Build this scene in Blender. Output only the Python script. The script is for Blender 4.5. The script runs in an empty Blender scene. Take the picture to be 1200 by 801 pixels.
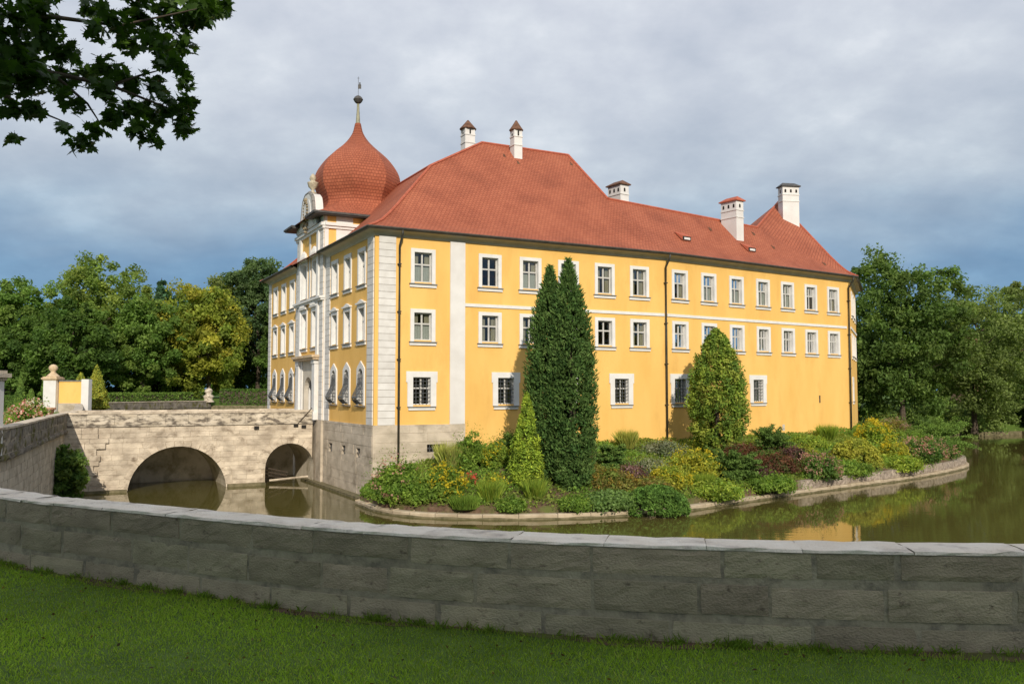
import bpy, math, random
import numpy as np
from mathutils import Matrix, Vector
R = math.radians
scene = bpy.context.scene
col = scene.collection
random.seed(7)

# ------------------------------------------------------------------ camera, world, sun, exposure
cd = bpy.data.cameras.new('camera'); cam = bpy.data.objects.new('camera', cd); col.objects.link(cam)
cd.sensor_width = 36; cd.lens = 30.72; cd.clip_end = 6000; cd.clip_start = .1
cam.location = (0, 0, 2.1)
cam.rotation_euler = (R(90) + math.atan(57/1024), 0, 0)
scene.camera = cam
scene.render.resolution_x = 1024; scene.render.resolution_y = 683
scene.view_settings.view_transform = 'Standard'; scene.view_settings.look = 'None'
scene.view_settings.exposure = 0.0; scene.view_settings.gamma = 1

SUN_AZ, SUN_EL = 10.0, 27.0                       # degrees to the right of straight behind, above horizon
sdir = Vector((math.sin(R(SUN_AZ))*math.cos(R(SUN_EL)), -math.cos(R(SUN_AZ))*math.cos(R(SUN_EL)), math.sin(R(SUN_EL))))
sl = bpy.data.lights.new('sun', 'SUN'); sun = bpy.data.objects.new('sun', sl); col.objects.link(sun)
sl.energy = 4.0; sl.angle = R(.55); sl.color = (1, .90, .75)
sun.rotation_euler = (-sdir).to_track_quat('-Z', 'Y').to_euler()

w = bpy.data.worlds.new('World'); scene.world = w; w.use_nodes = True
nt = w.node_tree; nt.nodes.clear()
def nd(t, tree, **kw):
    n = tree.nodes.new(t)
    for k, v in kw.items(): setattr(n, k, v)
    return n
def ramp(tree, stops, interp='LINEAR'):
    n = tree.nodes.new('ShaderNodeValToRGB'); e = n.color_ramp.elements; n.color_ramp.interpolation = interp
    while len(e) > 1: e.remove(e[-1])
    e[0].position, e[0].color = stops[0][0], (*stops[0][1], 1)
    for p, c in stops[1:]:
        x = e.new(p); x.color = (*c, 1)
    return n
def mix(tree, fac, a, b, blend='MIX'):
    n = tree.nodes.new('ShaderNodeMix'); n.data_type = 'RGBA'; n.blend_type = blend
    for sock, v in ((n.inputs[0], fac), (n.inputs[6], a), (n.inputs[7], b)):
        if hasattr(v, 'is_output') or hasattr(v, 'links'): tree.links.new(v, sock)
        else: sock.default_value = v if isinstance(v, (int, float)) else (*v, 1)
    return n.outputs[2]
def fmath(tree, op, a, b=None, c=None, clamp=False):
    n = tree.nodes.new('ShaderNodeMath'); n.operation = op; n.use_clamp = clamp
    for i, v in enumerate((a, b, c)):
        if v is None: continue
        if hasattr(v, 'links'): tree.links.new(v, n.inputs[i])
        else: n.inputs[i].default_value = v
    return n.outputs[0]
sky = nd('ShaderNodeTexSky', nt, sky_type='NISHITA'); sky.sun_disc = False
sky.sun_elevation = R(SUN_EL); sky.sun_rotation = R(180 - SUN_AZ); sky.air_density = 1.0; sky.dust_density = .6
tc = nd('ShaderNodeTexCoord', nt); sx = nd('ShaderNodeSeparateXYZ', nt); nt.links.new(tc.outputs['Generated'], sx.inputs[0])
zc = fmath(nt, 'MAXIMUM', sx.outputs['Z'], 0.0)
den = fmath(nt, 'ADD', zc, .34)
cb = nd('ShaderNodeCombineXYZ', nt)
nt.links.new(fmath(nt, 'DIVIDE', sx.outputs['X'], den), cb.inputs[0]); nt.links.new(fmath(nt, 'DIVIDE', sx.outputs['Y'], den), cb.inputs[1])
n1 = nd('ShaderNodeTexNoise', nt); n1.inputs['Scale'].default_value = 5.0; n1.inputs['Detail'].default_value = 7; n1.inputs['Roughness'].default_value = .56
n2 = nd('ShaderNodeTexNoise', nt); n2.inputs['Scale'].default_value = 1.1; n2.inputs['Detail'].default_value = 3
n3 = nd('ShaderNodeTexNoise', nt); n3.inputs['Scale'].default_value = 1.9; n3.inputs['Detail'].default_value = 4
mp = nd('ShaderNodeMapping', nt); mp.inputs['Scale'].default_value = (.55, 1.5, 1)
nt.links.new(cb.outputs[0], n1.inputs['Vector']); nt.links.new(cb.outputs[0], n2.inputs['Vector'])
nt.links.new(cb.outputs[0], mp.inputs[0]); nt.links.new(mp.outputs[0], n3.inputs['Vector'])
# height of the cloud deck: heavy blue-grey rain cloud low down, pale grey sheet above, edges moved about by noise
wob = fmath(nt, 'MULTIPLY', fmath(nt, 'SUBTRACT', n2.outputs[0], .5), .11)
wob2 = fmath(nt, 'MULTIPLY', fmath(nt, 'SUBTRACT', n3.outputs[0], .5), .10)
el = fmath(nt, 'ADD', fmath(nt, 'ADD', zc, wob), wob2)
deck = ramp(nt, [(0.0, (1.0, 2.5, 4.5)), (.085, (1.1, 2.6, 4.6)), (.135, (1.9, 3.3, 5.1)), (.17, (3.4, 4.5, 5.8)), (.22, (5.0, 5.7, 6.6)), (.30, (6.1, 6.6, 7.4)), (.42, (6.7, 7.1, 7.9)), (1, (6.7, 7.1, 7.9))])
nt.links.new(el, deck.inputs[0])
det = ramp(nt, [(.3, (.85, .87, .90)), (.48, (1.0, 1.0, 1.0)), (.58, (1.10, 1.095, 1.07)), (.70, (1.28, 1.25, 1.19))]); nt.links.new(n1.outputs[0], det.inputs[0])
cl = mix(nt, 1.0, deck.outputs[0], det.outputs[0], 'MULTIPLY')
skyc = mix(nt, .93, sky.outputs[0], cl)
bg = nd('ShaderNodeBackground', nt); bg.inputs[1].default_value = .1
wo = nd('ShaderNodeOutputWorld', nt)
nt.links.new(skyc, bg.inputs[0]); nt.links.new(bg.outputs[0], wo.inputs[0])

# ------------------------------------------------------------------ materials
MATS = {}
def pmat(name, c1, c2, scale=3.0, rough=.85, bump=.0, bscale=30.0, c3=None, s3=.4, f3=(.5, .65), rnd=0.0, stretch=(1, 1, 1), objc=False, detail=6, spec=.3, lo=.35, hi=.65, hue=0.0):
    m = bpy.data.materials.new(name); m.use_nodes = True; t = m.node_tree; t.nodes.clear()
    out = nd('ShaderNodeOutputMaterial', t); b = nd('ShaderNodeBsdfPrincipled', t); t.links.new(b.outputs[0], out.inputs[0])
    b.inputs['Roughness'].default_value = rough; b.inputs['Specular IOR Level'].default_value = spec
    if objc: pos = nd('ShaderNodeTexCoord', t).outputs['Object']
    else: pos = nd('ShaderNodeNewGeometry', t).outputs['Position']
    mp = nd('ShaderNodeMapping', t); mp.inputs['Scale'].default_value = stretch; t.links.new(pos, mp.inputs[0])
    n = nd('ShaderNodeTexNoise', t); n.inputs['Scale'].default_value = scale; n.inputs['Detail'].default_value = detail; t.links.new(mp.outputs[0], n.inputs['Vector'])
    r = ramp(t, [(lo, c1), (hi, c2)]); t.links.new(n.outputs[0], r.inputs[0]); c = r.outputs[0]
    if c3:
        n3 = nd('ShaderNodeTexNoise', t); n3.inputs['Scale'].default_value = s3; n3.inputs['Detail'].default_value = 8; n3.inputs['Roughness'].default_value = .65
        t.links.new(mp.outputs[0], n3.inputs['Vector'])
        r3 = ramp(t, [(f3[0], (0, 0, 0)), (f3[1], (1, 1, 1))]); t.links.new(n3.outputs[0], r3.inputs[0])
        c = mix(t, r3.outputs[0], c, c3)
    if rnd:
        oi = nd('ShaderNodeObjectInfo', t)
        hsv = nd('ShaderNodeHueSaturation', t); t.links.new(c, hsv.inputs['Color'])
        t.links.new(fmath(t, 'MULTIPLY_ADD', oi.outputs['Random'], rnd, 1 - rnd/2), hsv.inputs['Value'])
        if hue: t.links.new(fmath(t, 'MULTIPLY_ADD', fmath(t, 'FRACT', fmath(t, 'MULTIPLY', oi.outputs['Random'], 7.3)), hue, .5-hue/2), hsv.inputs['Hue'])
        c = hsv.outputs[0]
    t.links.new(c, b.inputs['Base Color'])
    if bump:
        nb = nd('ShaderNodeTexNoise', t); nb.inputs['Scale'].default_value = bscale; nb.inputs['Detail'].default_value = 5; t.links.new(mp.outputs[0], nb.inputs['Vector'])
        bn = nd('ShaderNodeBump', t); bn.inputs['Strength'].default_value = bump; bn.inputs['Distance'].default_value = .03
        t.links.new(nb.outputs[0], bn.inputs['Height']); t.links.new(bn.outputs[0], b.inputs['Normal'])
    MATS[name] = m
    return m
pmat('yellow_plaster', (.74, .445, .125), (.84, .525, .17), .7, .9, .3, 7, c3=(.68, .40, .115), s3=.9, f3=(.52, .78), lo=.28, hi=.72, spec=.15, stretch=(1, 1, .35))
pmat('white_plaster', (.64, .62, .60), (.71, .695, .68), 1.2, .85, .15, 8, spec=.2)
pmat('white_quoin', (.60, .58, .555), (.69, .675, .655), 2.0, .85, .1, 9, rnd=.1, spec=.2)
pmat('white_trim', (.66, .65, .635), (.73, .72, .705), 2.0, .7, .05, 9, spec=.25)
pmat('sash_paint', (.46, .45, .43), (.54, .53, .50), 3, .6)
pmat('quoin_joint', (.36, .33, .29), (.42, .39, .34), 4, .9)
pmat('cornice', (.50, .45, .37), (.58, .53, .45), 1.5, .85)
pmat('gutter', (.035, .033, .026), (.06, .055, .045), 3, .5, spec=.4)
pmat('base_stone', (.42, .36, .28), (.58, .50, .40), 1.1, .9, .5, 9, c3=(.30, .25, .19), s3=.7, f3=(.5, .68), stretch=(1, 1, 1.6))
pmat('bridge_stone', (.40, .335, .26), (.66, .57, .45), 1.3, .92, .9, 9, c3=(.23, .18, .13), s3=1.7, f3=(.54, .70), rnd=.20, stretch=(1, 1, 1.5))
pmat('bridge_mortar', (.36, .30, .225), (.50, .42, .32), 2.2, .95, .6, 12, c3=(.26, .21, .15), s3=1.2, f3=(.55, .7))
pmat('parapet_stone', (.50, .43, .33), (.64, .565, .46), 1.5, .92, .7, 9, c3=(.15, .125, .10), s3=2.0, f3=(.46, .60), rnd=.2, stretch=(1, 1, 2.6))
pmat('mossy_stone', (.12, .105, .085), (.26, .23, .19), 1.6, .95, .8, 8, c3=(.10, .095, .02), s3=1.3, f3=(.52, .62), rnd=.15)
pmat('ashlar', (.40, .35, .28), (.52, .46, .37), 1.6, .9, .4, 12, c3=(.28, .24, .18), s3=1.5, f3=(.55, .7), rnd=.22)
pmat('ashlar_joint', (.30, .26, .20), (.38, .33, .26), 3, .95)
pmat('arch_stone_lit', (.62, .54, .42), (.74, .66, .53), 1.2, .95, .6, 8, c3=(.34, .29, .19), s3=.8, f3=(.48, .64))  # light bounced off the water is put into this paler stone colour
pmat('wet_stone', (.10, .09, .045), (.20, .17, .10), 3, .8, .6, 14)
pmat('wall_stone', (.28, .232, .160), (.50, .415, .285), 2.4, .97, .55, 44, c3=(.215, .17, .12), s3=9.0, f3=(.59, .68), rnd=.36, stretch=(1, 1, 1.5), hue=.022, lo=.22, hi=.78)
pmat('wall_mortar', (.34, .29, .205), (.44, .38, .275), 3.5, .97, .35, 40, c3=(.22, .19, .145), s3=4.5, f3=(.48, .64))
pmat('coping', (.80, .70, .57), (.88, .80, .68), 2.6, .92, .5, 40, c3=(.52, .45, .38), s3=3.0, f3=(.52, .70), rnd=.12)
pmat('curb', (.36, .29, .20), (.48, .40, .29), 2, .9, .4, 14, rnd=.12)
pmat('curb_wall', (.26, .215, .17), (.40, .335, .27), 4, .92, .7, 12, c3=(.20, .16, .14), s3=5, f3=(.5, .65), rnd=.18)
pmat('soil', (.075, .045, .028), (.15, .095, .062), 5, .98, .9, 14, c3=(.10, .115, .03), s3=1.0, f3=(.44, .60))
pmat('lawn', (.07, .125, .018), (.11, .18, .028), 2.5, .95, .6, 40, c3=(.10, .085, .045), s3=.9, f3=(.68, .8))
pmat('far_grass', (.10, .17, .03), (.16, .24, .05), .3, .95, .3, 4)
pmat('bark', (.05, .038, .028), (.10, .078, .058), 6, .95, .8, 18)
pmat('bark_pale', (.13, .10, .08), (.20, .16, .13), 5, .95, .6, 18)
pmat('iron', (.055, .06, .065), (.10, .105, .11), 8, .5, spec=.5)
pmat('grey_metal', (.17, .16, .15), (.24, .23, .21), 6, .6, spec=.4)
pmat('copper', (.20, .19, .12), (.28, .27, .17), 6, .45, spec=.5)
pmat('dark_lead', (.05, .05, .05), (.09, .085, .08), 4, .6)
pmat('brown_cap', (.10, .05, .032), (.18, .095, .06), 5, .9, .5, 20)
pmat('curtain', (.50, .43, .32), (.62, .55, .43), 14, .95, stretch=(1, 1, .1))
pmat('curtain_white', (.62, .61, .57), (.72, .71, .68), 14, .95, stretch=(1, 1, .1))
pmat('dark_room', (.012, .012, .012), (.02, .02, .02), 2, .95)
pmat('sandstone', (.46, .34, .22), (.62, .48, .32), 4, .9, .5, 20)
pmat('gold_stone', (.36, .31, .23), (.52, .46, .35), 6, .85, .4, 24)
pmat('ornament', (.20, .16, .10), (.34, .28, .19), 9, .8, .4, 24)
pmat('door_wood', (.16, .12, .09), (.22, .17, .125), 4, .6, stretch=(6, 6, .6))
pmat('dark_hole', (.02, .018, .016), (.03, .028, .025), 2, .95)
pmat('terracotta', (.50, .26, .17), (.58, .33, .22), 5, .85)
pmat('path', (.45, .40, .33), (.55, .50, .42), 3, .95)

def roof_mat(name='roof_tile', c=(.36, .107, .057)):
    m = bpy.data.materials.new(name); m.use_nodes = True; t = m.node_tree; t.nodes.clear()
    out = nd('ShaderNodeOutputMaterial', t); b = nd('ShaderNodeBsdfPrincipled', t); t.links.new(b.outputs[0], out.inputs[0])
    b.inputs['Roughness'].default_value = .8; b.inputs['Specular IOR Level'].default_value = .25
    uv = nd('ShaderNodeUVMap', t); uv.uv_map = 'UVMap'
    br = nd('ShaderNodeTexBrick', t); br.offset = .5
    br.inputs['Scale'].default_value = 1; br.inputs['Brick Width'].default_value = .24; br.inputs['Row Height'].default_value = .22
    br.inputs['Mortar Size'].default_value = .028; br.inputs['Mortar Smooth'].default_value = .6; br.inputs['Bias'].default_value = 0
    br.inputs['Color1'].default_value = (c[0]*.92, c[1]*.90, c[2]*.9, 1); br.inputs['Color2'].default_value = (c[0]*1.08, c[1]*1.12, c[2]*1.12, 1)
    br.inputs['Mortar'].default_value = (c[0]*.62, c[1]*.58, c[2]*.58, 1)
    t.links.new(uv.outputs[0], br.inputs['Vector'])
    geo = nd('ShaderNodeNewGeometry', t); n = nd('ShaderNodeTexNoise', t); n.inputs['Scale'].default_value = .42; n.inputs['Detail'].default_value = 6
    t.links.new(geo.outputs['Position'], n.inputs['Vector'])
    r = ramp(t, [(.3, (.80, .78, .78)), (.5, (1, 1, 1)), (.72, (1.12, 1.18, 1.18))]); t.links.new(n.outputs[0], r.inputs[0])
    t.links.new(mix(t, 1.0, br.outputs[0], r.outputs[0], 'MULTIPLY'), b.inputs['Base Color'])
    # each course steps up from the one below
    sp = nd('ShaderNodeSeparateXYZ', t); t.links.new(uv.outputs[0], sp.inputs[0])
    saw = fmath(t, 'FRACT', fmath(t, 'DIVIDE', sp.outputs[1], .22))
    hgt = fmath(t, 'SUBTRACT', fmath(t, 'SUBTRACT', 1.0, saw), fmath(t, 'MULTIPLY', br.outputs['Fac'], .6))
    bn = nd('ShaderNodeBump', t); bn.inputs['Strength'].default_value = .55; bn.inputs['Distance'].default_value = .035
    t.links.new(hgt, bn.inputs['Height']); t.links.new(bn.outputs[0], b.inputs['Normal'])
    MATS[name] = m
roof_mat()
def leaf_mat(name, trans=.35, rough=.6):
    m = bpy.data.materials.new(name); m.use_nodes = True; t = m.node_tree; t.nodes.clear()
    out = nd('ShaderNodeOutputMaterial', t)
    at = nd('ShaderNodeAttribute', t); at.attribute_name = 'Col'
    b = nd('ShaderNodeBsdfPrincipled', t); b.inputs['Roughness'].default_value = rough; b.inputs['Specular IOR Level'].default_value = .12
    tr = nd('ShaderNodeBsdfTranslucent', t); ms = nd('ShaderNodeMixShader', t); ms.inputs[0].default_value = trans
    t.links.new(at.outputs['Color'], b.inputs['Base Color'])
    t.links.new(mix(t, 1.0, at.outputs['Color'], (1.5, 1.6, .7), 'MULTIPLY'), tr.inputs[0])
    t.links.new(b.outputs[0], ms.inputs[1]); t.links.new(tr.outputs[0], ms.inputs[2]); t.links.new(ms.outputs[0], out.inputs[0])
    MATS[name] = m
leaf_mat('foliage', .42); leaf_mat('needles', .18, .8)
def maple_mat():
    m = bpy.data.materials.new('maple_leaf'); m.use_nodes = True; t = m.node_tree; t.nodes.clear()
    out = nd('ShaderNodeOutputMaterial', t); oi = nd('ShaderNodeObjectInfo', t)
    n = nd('ShaderNodeTexNoise', t); n.inputs['Scale'].default_value = 1.3; t.links.new(nd('ShaderNodeNewGeometry', t).outputs['Position'], n.inputs['Vector'])
    r = ramp(t, [(.3, (.035, .075, .010)), (.7, (.085, .16, .020))])
    t.links.new(fmath(t, 'ADD', fmath(t, 'MULTIPLY', oi.outputs['Random'], .45), fmath(t, 'MULTIPLY', n.outputs[0], .5)), r.inputs[0])
    b = nd('ShaderNodeBsdfPrincipled', t); b.inputs['Roughness'].default_value = .5; b.inputs['Specular IOR Level'].default_value = .3
    tr = nd('ShaderNodeBsdfTranslucent', t); ms = nd('ShaderNodeMixShader', t); ms.inputs[0].default_value = .3
    t.links.new(r.outputs[0], b.inputs['Base Color']); t.links.new(mix(t, 1.0, r.outputs[0], (1.5, 1.7, .5), 'MULTIPLY'), tr.inputs[0])
    t.links.new(b.outputs[0], ms.inputs[1]); t.links.new(tr.outputs[0], ms.inputs[2]); t.links.new(ms.outputs[0], out.inputs[0])
    MATS['maple_leaf'] = m
maple_mat()
def glass_mat():
    m = bpy.data.materials.new('glass'); m.use_nodes = True; t = m.node_tree; t.nodes.clear()
    out = nd('ShaderNodeOutputMaterial', t); g = nd('ShaderNodeBsdfGlossy', t); g.inputs['Roughness'].default_value = .03
    tr = nd('ShaderNodeBsdfTransparent', t); tr.inputs[0].default_value = (.6, .64, .62, 1)
    fr = nd('ShaderNodeFresnel', t); fr.inputs[0].default_value = 1.5
    n = nd('ShaderNodeTexNoise', t); n.inputs['Scale'].default_value = 1.4; t.links.new(nd('ShaderNodeNewGeometry', t).outputs['Position'], n.inputs['Vector'])
    bn = nd('ShaderNodeBump', t); bn.inputs['Strength'].default_value = .12; bn.inputs['Distance'].default_value = .1
    t.links.new(n.outputs[0], bn.inputs['Height']); t.links.new(bn.outputs[0], g.inputs['Normal'])
    ms = nd('ShaderNodeMixShader', t); t.links.new(fmath(t, 'MULTIPLY_ADD', fr.outputs[0], 1.3, .04), ms.inputs[0])
    t.links.new(tr.outputs[0], ms.inputs[1]); t.links.new(g.outputs[0], ms.inputs[2]); t.links.new(ms.outputs[0], out.inputs[0])
    MATS['glass'] = m
glass_mat()
def water_mat():
    m = bpy.data.materials.new('water'); m.use_nodes = True; t = m.node_tree; t.nodes.clear()
    out = nd('ShaderNodeOutputMaterial', t); b = nd('ShaderNodeBsdfPrincipled', t); t.links.new(b.outputs[0], out.inputs[0])
    b.inputs['Base Color'].default_value = (.085, .075, .020, 1); b.inputs['Roughness'].default_value = .035; b.inputs['IOR'].default_value = 1.33
    b.inputs['Specular IOR Level'].default_value = .5
    pos = nd('ShaderNodeNewGeometry', t).outputs['Position']
    mp = nd('ShaderNodeMapping', t); mp.inputs['Scale'].default_value = (1, 1.6, 1); t.links.new(pos, mp.inputs[0])
    n = nd('ShaderNodeTexNoise', t); n.inputs['Scale'].default_value = 1.7; n.inputs['Detail'].default_value = 3; t.links.new(mp.outputs[0], n.inputs['Vector'])
    n2 = nd('ShaderNodeTexNoise', t); n2.inputs['Scale'].default_value = .12; n2.inputs['Detail'].default_value = 2; t.links.new(pos, n2.inputs['Vector'])
    r = ramp(t, [(.4, (.15, .15, .15)), (.62, (1, 1, 1))]); t.links.new(n2.outputs[0], r.inputs[0])
    bn = nd('ShaderNodeBump', t); bn.inputs['Distance'].default_value = .01
    t.links.new(fmath(t, 'MULTIPLY', r.outputs[0], .55), bn.inputs['Strength'])
    t.links.new(n.outputs[0], bn.inputs['Height']); t.links.new(bn.outputs[0], b.inputs['Normal'])
    MATS['water'] = m
water_mat()

# ------------------------------------------------------------------ object helpers (every object's matrix_basis is its world matrix unless stated)
def tag(o, label=None, cat=None, group=None, kind=None):
    if label: o['label'] = label
    if cat: o['category'] = cat
    if group: o['group'] = group
    if kind: o['kind'] = kind
    return o
WORLD = {}
def link(o, parent=None, M=None):
    col.objects.link(o)
    M = M or Matrix.Identity(4)
    if parent is not None:
        o.parent = parent; o.matrix_parent_inverse = WORLD[parent.name].inverted()
    o.matrix_basis = M; WORLD[o.name] = M.copy()
    return o
def empty(name, loc, rz=0, sc=1):
    o = bpy.data.objects.new(name, None); o.empty_display_size = .3
    return link(o, None, Matrix.Translation(loc) @ Matrix.Rotation(rz, 4, 'Z') @ Matrix.Scale(sc, 4))
class MB:
    def __init__(s): s.v = []; s.f = []; s.uv = None
    def add(s, vs, fs):
        k = len(s.v); s.v += [tuple(map(float, p)) for p in vs]; s.f += [tuple(i + k for i in f) for f in fs]
    def hexa(s, p):       # 8 pts: bottom 4 (ccw) then top 4
        s.add(p, [(0, 3, 2, 1), (4, 5, 6, 7), (0, 1, 5, 4), (1, 2, 6, 5), (2, 3, 7, 6), (3, 0, 4, 7)])
    def box(s, x0, x1, y0, y1, z0, z1):
        s.hexa([(x0, y0, z0), (x1, y0, z0), (x1, y1, z0), (x0, y1, z0), (x0, y0, z1), (x1, y0, z1), (x1, y1, z1), (x0, y1, z1)])
    def fbox(s, fr, s0, s1, o0, o1, z0, z1):
        q = [fr(s0, o0, z0), fr(s1, o0, z0), fr(s1, o1, z0), fr(s0, o1, z0), fr(s0, o0, z1), fr(s1, o0, z1), fr(s1, o1, z1), fr(s0, o1, z1)]
        s.hexa(q)
    def tube(s, path, rad, n=8, cap=True):
        path = [Vector(p) for p in path]; k0 = len(s.v); rings = []
        up = Vector((0, 0, 1))
        for i, p in enumerate(path):
            d = (path[min(i+1, len(path)-1)] - path[max(i-1, 0)]).normalized()
            a = d.cross(up)
            if a.length < .05: a = d.cross(Vector((1, 0, 0)))
            a.normalize(); b = d.cross(a); r = rad[i] if isinstance(rad, (list, tuple)) else rad
            for j in range(n):
                t = 2*math.pi*j/n; s.v.append(tuple(p + a*r*math.cos(t) + b*r*math.sin(t)))
        for i in range(len(path)-1):
            for j in range(n):
                s.f.append((k0+i*n+j, k0+i*n+(j+1) % n, k0+(i+1)*n+(j+1) % n, k0+(i+1)*n+j))
        if cap:
            s.f.append(tuple(k0+j for j in range(n))[::-1]); s.f.append(tuple(k0+(len(path)-1)*n+j for j in range(n)))
    def lathe(s, c, prof, n=16, rot=0):
        k0 = len(s.v)
        for r, z in prof:
            for j in range(n):
                t = rot + 2*math.pi*j/n; s.v.append((c[0]+r*math.cos(t), c[1]+r*math.sin(t), c[2]+z))
        for i in range(len(prof)-1):
            for j in range(n): s.f.append((k0+i*n+j, k0+i*n+(j+1) % n, k0+(i+1)*n+(j+1) % n, k0+(i+1)*n+j))
        s.f.append(tuple(k0+j for j in range(n))[::-1]); s.f.append(tuple(k0+(len(prof)-1)*n+j for j in range(n)))
    def grid(s, rows, uvs=None):   # rows: list of equal-length point lists
        k0 = len(s.v); m = len(rows[0])
        for r in rows: s.v += [tuple(map(float, p)) for p in r]
        for i in range(len(rows)-1):
            for j in range(m-1): s.f.append((k0+i*m+j, k0+i*m+j+1, k0+(i+1)*m+j+1, k0+(i+1)*m+j))
        if uvs is not None:
            if s.uv is None: s.uv = []
            for r in uvs: s.uv += list(r)
    def mesh(s, name, origin=(0, 0, 0), M=None, mat=None, smooth=False):
        me = bpy.data.meshes.new(name)
        if M is not None: inv = M.inverted(); v = [tuple(inv @ Vector(p)) for p in s.v]
        else: v = [(p[0]-origin[0], p[1]-origin[1], p[2]-origin[2]) for p in s.v]
        me.from_pydata(v, [], s.f); me.update()
        if s.uv is not None:
            l = me.uv_layers.new(name='UVMap'); idx = np.zeros(len(me.loops), dtype=np.int32); me.loops.foreach_get('vertex_index', idx)
            a = np.array(s.uv, dtype=np.float32)[idx]; l.data.foreach_set('uv', a.ravel())
        if mat: me.materials.append(MATS[mat])
        if smooth: me.polygons.foreach_set('use_smooth', [True]*len(me.polygons))
        import bmesh
        bm = bmesh.new(); bm.from_mesh(me); bmesh.ops.recalc_face_normals(bm, faces=bm.faces); bm.to_mesh(me); bm.free()
        return me
    def build(s, name, mat, parent=None, origin=None, smooth=False):
        if origin is None:
            a = np.array(s.v); origin = ((a[:, 0].min()+a[:, 0].max())/2, (a[:, 1].min()+a[:, 1].max())/2, a[:, 2].min())
        me = s.mesh(name, origin, mat=mat, smooth=smooth)
        return link(bpy.data.objects.new(name, me), parent, Matrix.Translation(origin))
def np_mesh(name, V, F, C=None, mat=None):
    """V (n,3), F (m,k) equal-size polygons, C per-vertex colour (n,3)"""
    me = bpy.data.meshes.new(name); n, (m, k) = len(V), F.shape
    me.vertices.add(n); me.vertices.foreach_set('co', V.astype(np.float32).ravel())
    me.loops.add(m*k); me.loops.foreach_set('vertex_index', F.astype(np.int32).ravel())
    me.polygons.add(m); me.polygons.foreach_set('loop_start', np.arange(0, m*k, k, dtype=np.int32)); me.polygons.foreach_set('loop_total', np.full(m, k, dtype=np.int32))
    if C is not None:
        a = me.color_attributes.new('Col', 'FLOAT_COLOR', 'POINT')
        a.data.foreach_set('color', np.concatenate([C, np.ones((n, 1))], 1).astype(np.float32).ravel())
    me.update(calc_edges=True)
    if mat: me.materials.append(MATS[mat])
    return me
def child(name, me, parent):       # local to parent, no offset
    o = bpy.data.objects.new(name, me); col.objects.link(o); o.parent = parent; return o
def struct(o, label): return tag(o, label, None, None, 'structure')

# ------------------------------------------------------------------ plan of the castle
def dirv(az): return np.array([math.sin(az), math.cos(az)])
dA, dB, dL, dC = dirv(R(62.3)), dirv(R(55)), dirv(R(-27.7)), dirv(R(23.8))
CO = np.array([-7.4, 46.9])
class Frame:
    def __init__(s, O, d, out): s.O, s.d, s.n = np.array(O), d, out
    def __call__(s, a, o, z): p = s.O + s.d*a + s.n*o; return (p[0], p[1], z)
    def mat(s, a, o, z):
        x = s.d
        if s.d[0]*s.n[1]-s.d[1]*s.n[0] < 0: x = -s.d
        p = s.O + s.d*a + s.n*o
        return Matrix(((x[0], s.n[0], 0, p[0]), (x[1], s.n[1], 0, p[1]), (0, 0, 1, z), (0, 0, 0, 1)))
rgt = lambda d: np.array([d[1], -d[0]])
FA = Frame(CO, dA, rgt(dA)); B0 = CO + dA*19.5
FB = Frame(B0, dB, rgt(dB)); E0 = B0 + dB*19.9
FC = Frame(E0, dC, rgt(dC)); FL = Frame(CO, dL, -rgt(dL))
FLB = Frame(CO + FL.n*.15, dL, FL.n)          # face of the entrance bay

# ------------------------------------------------------------------ setting: moat outline, ground, water
def catmull(P, step=.25):
    P = [np.array(p, float) for p in P]; out = []
    for i in range(len(P)-1):
        p0, p1, p2, p3 = P[max(i-1, 0)], P[i], P[i+1], P[min(i+2, len(P)-1)]
        n = max(2, int(np.linalg.norm(p2-p1)/step))
        for k in range(n):
            t = k/n; out.append(.5*((2*p1)+(-p0+p2)*t+(2*p0-5*p1+4*p2-p3)*t*t+(-p0+3*p1-3*p2+p3)*t**3))
    out.append(P[-1]); return np.array(out)
class Path:
    """curve in plan with arc length; off > 0 is towards the left of travel"""
    def __init__(s, P, step=.25):
        s.p = catmull(P, step); d = np.linalg.norm(np.diff(s.p, axis=0), axis=1); s.s = np.concatenate([[0], np.cumsum(d)]); s.len = s.s[-1]
        t = np.gradient(s.p, axis=0); t /= np.linalg.norm(t, axis=1)[:, None]; s.n = np.stack([-t[:, 1], t[:, 0]], 1)
    def __call__(s, a, off, z):
        x = np.interp(a, s.s, s.p[:, 0]); y = np.interp(a, s.s, s.p[:, 1]); nx = np.interp(a, s.s, s.n[:, 0]); ny = np.interp(a, s.s, s.n[:, 1])
        return (x+nx*off, y+ny*off, z)
NEAR = [(-17.6, 28.3), (-15.6, 23.6), (-12.4, 17.6), (-9.3, 13.4), (-6.29, 10.88), (-4.81, 10.0), (-3.59, 9.34), (-2.52, 8.77), (-1.59, 8.34), (-.77, 8.03), (0, 7.79), (.72, 7.60), (1.42, 7.46), (2.09, 7.34), (2.75, 7.25), (3.41, 7.19), (4.06, 7.15), (6, 7.15), (10, 7.7)]
near = Path(NEAR)
LEFTW = [(-17.0, 28.6), (-18.22, 32.28), (-20.06, 36.82), (-22.52, 42.84), (-25.5, 50.4)]
BACKW = [(-25.2, 50.0), (-28.6, 58.2), (-34.6, 70.5), (-41.4, 84.2), (-44.8, 92), (-44.4, 97), (-42.4, 104), (-39.0, 113.5)]
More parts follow.
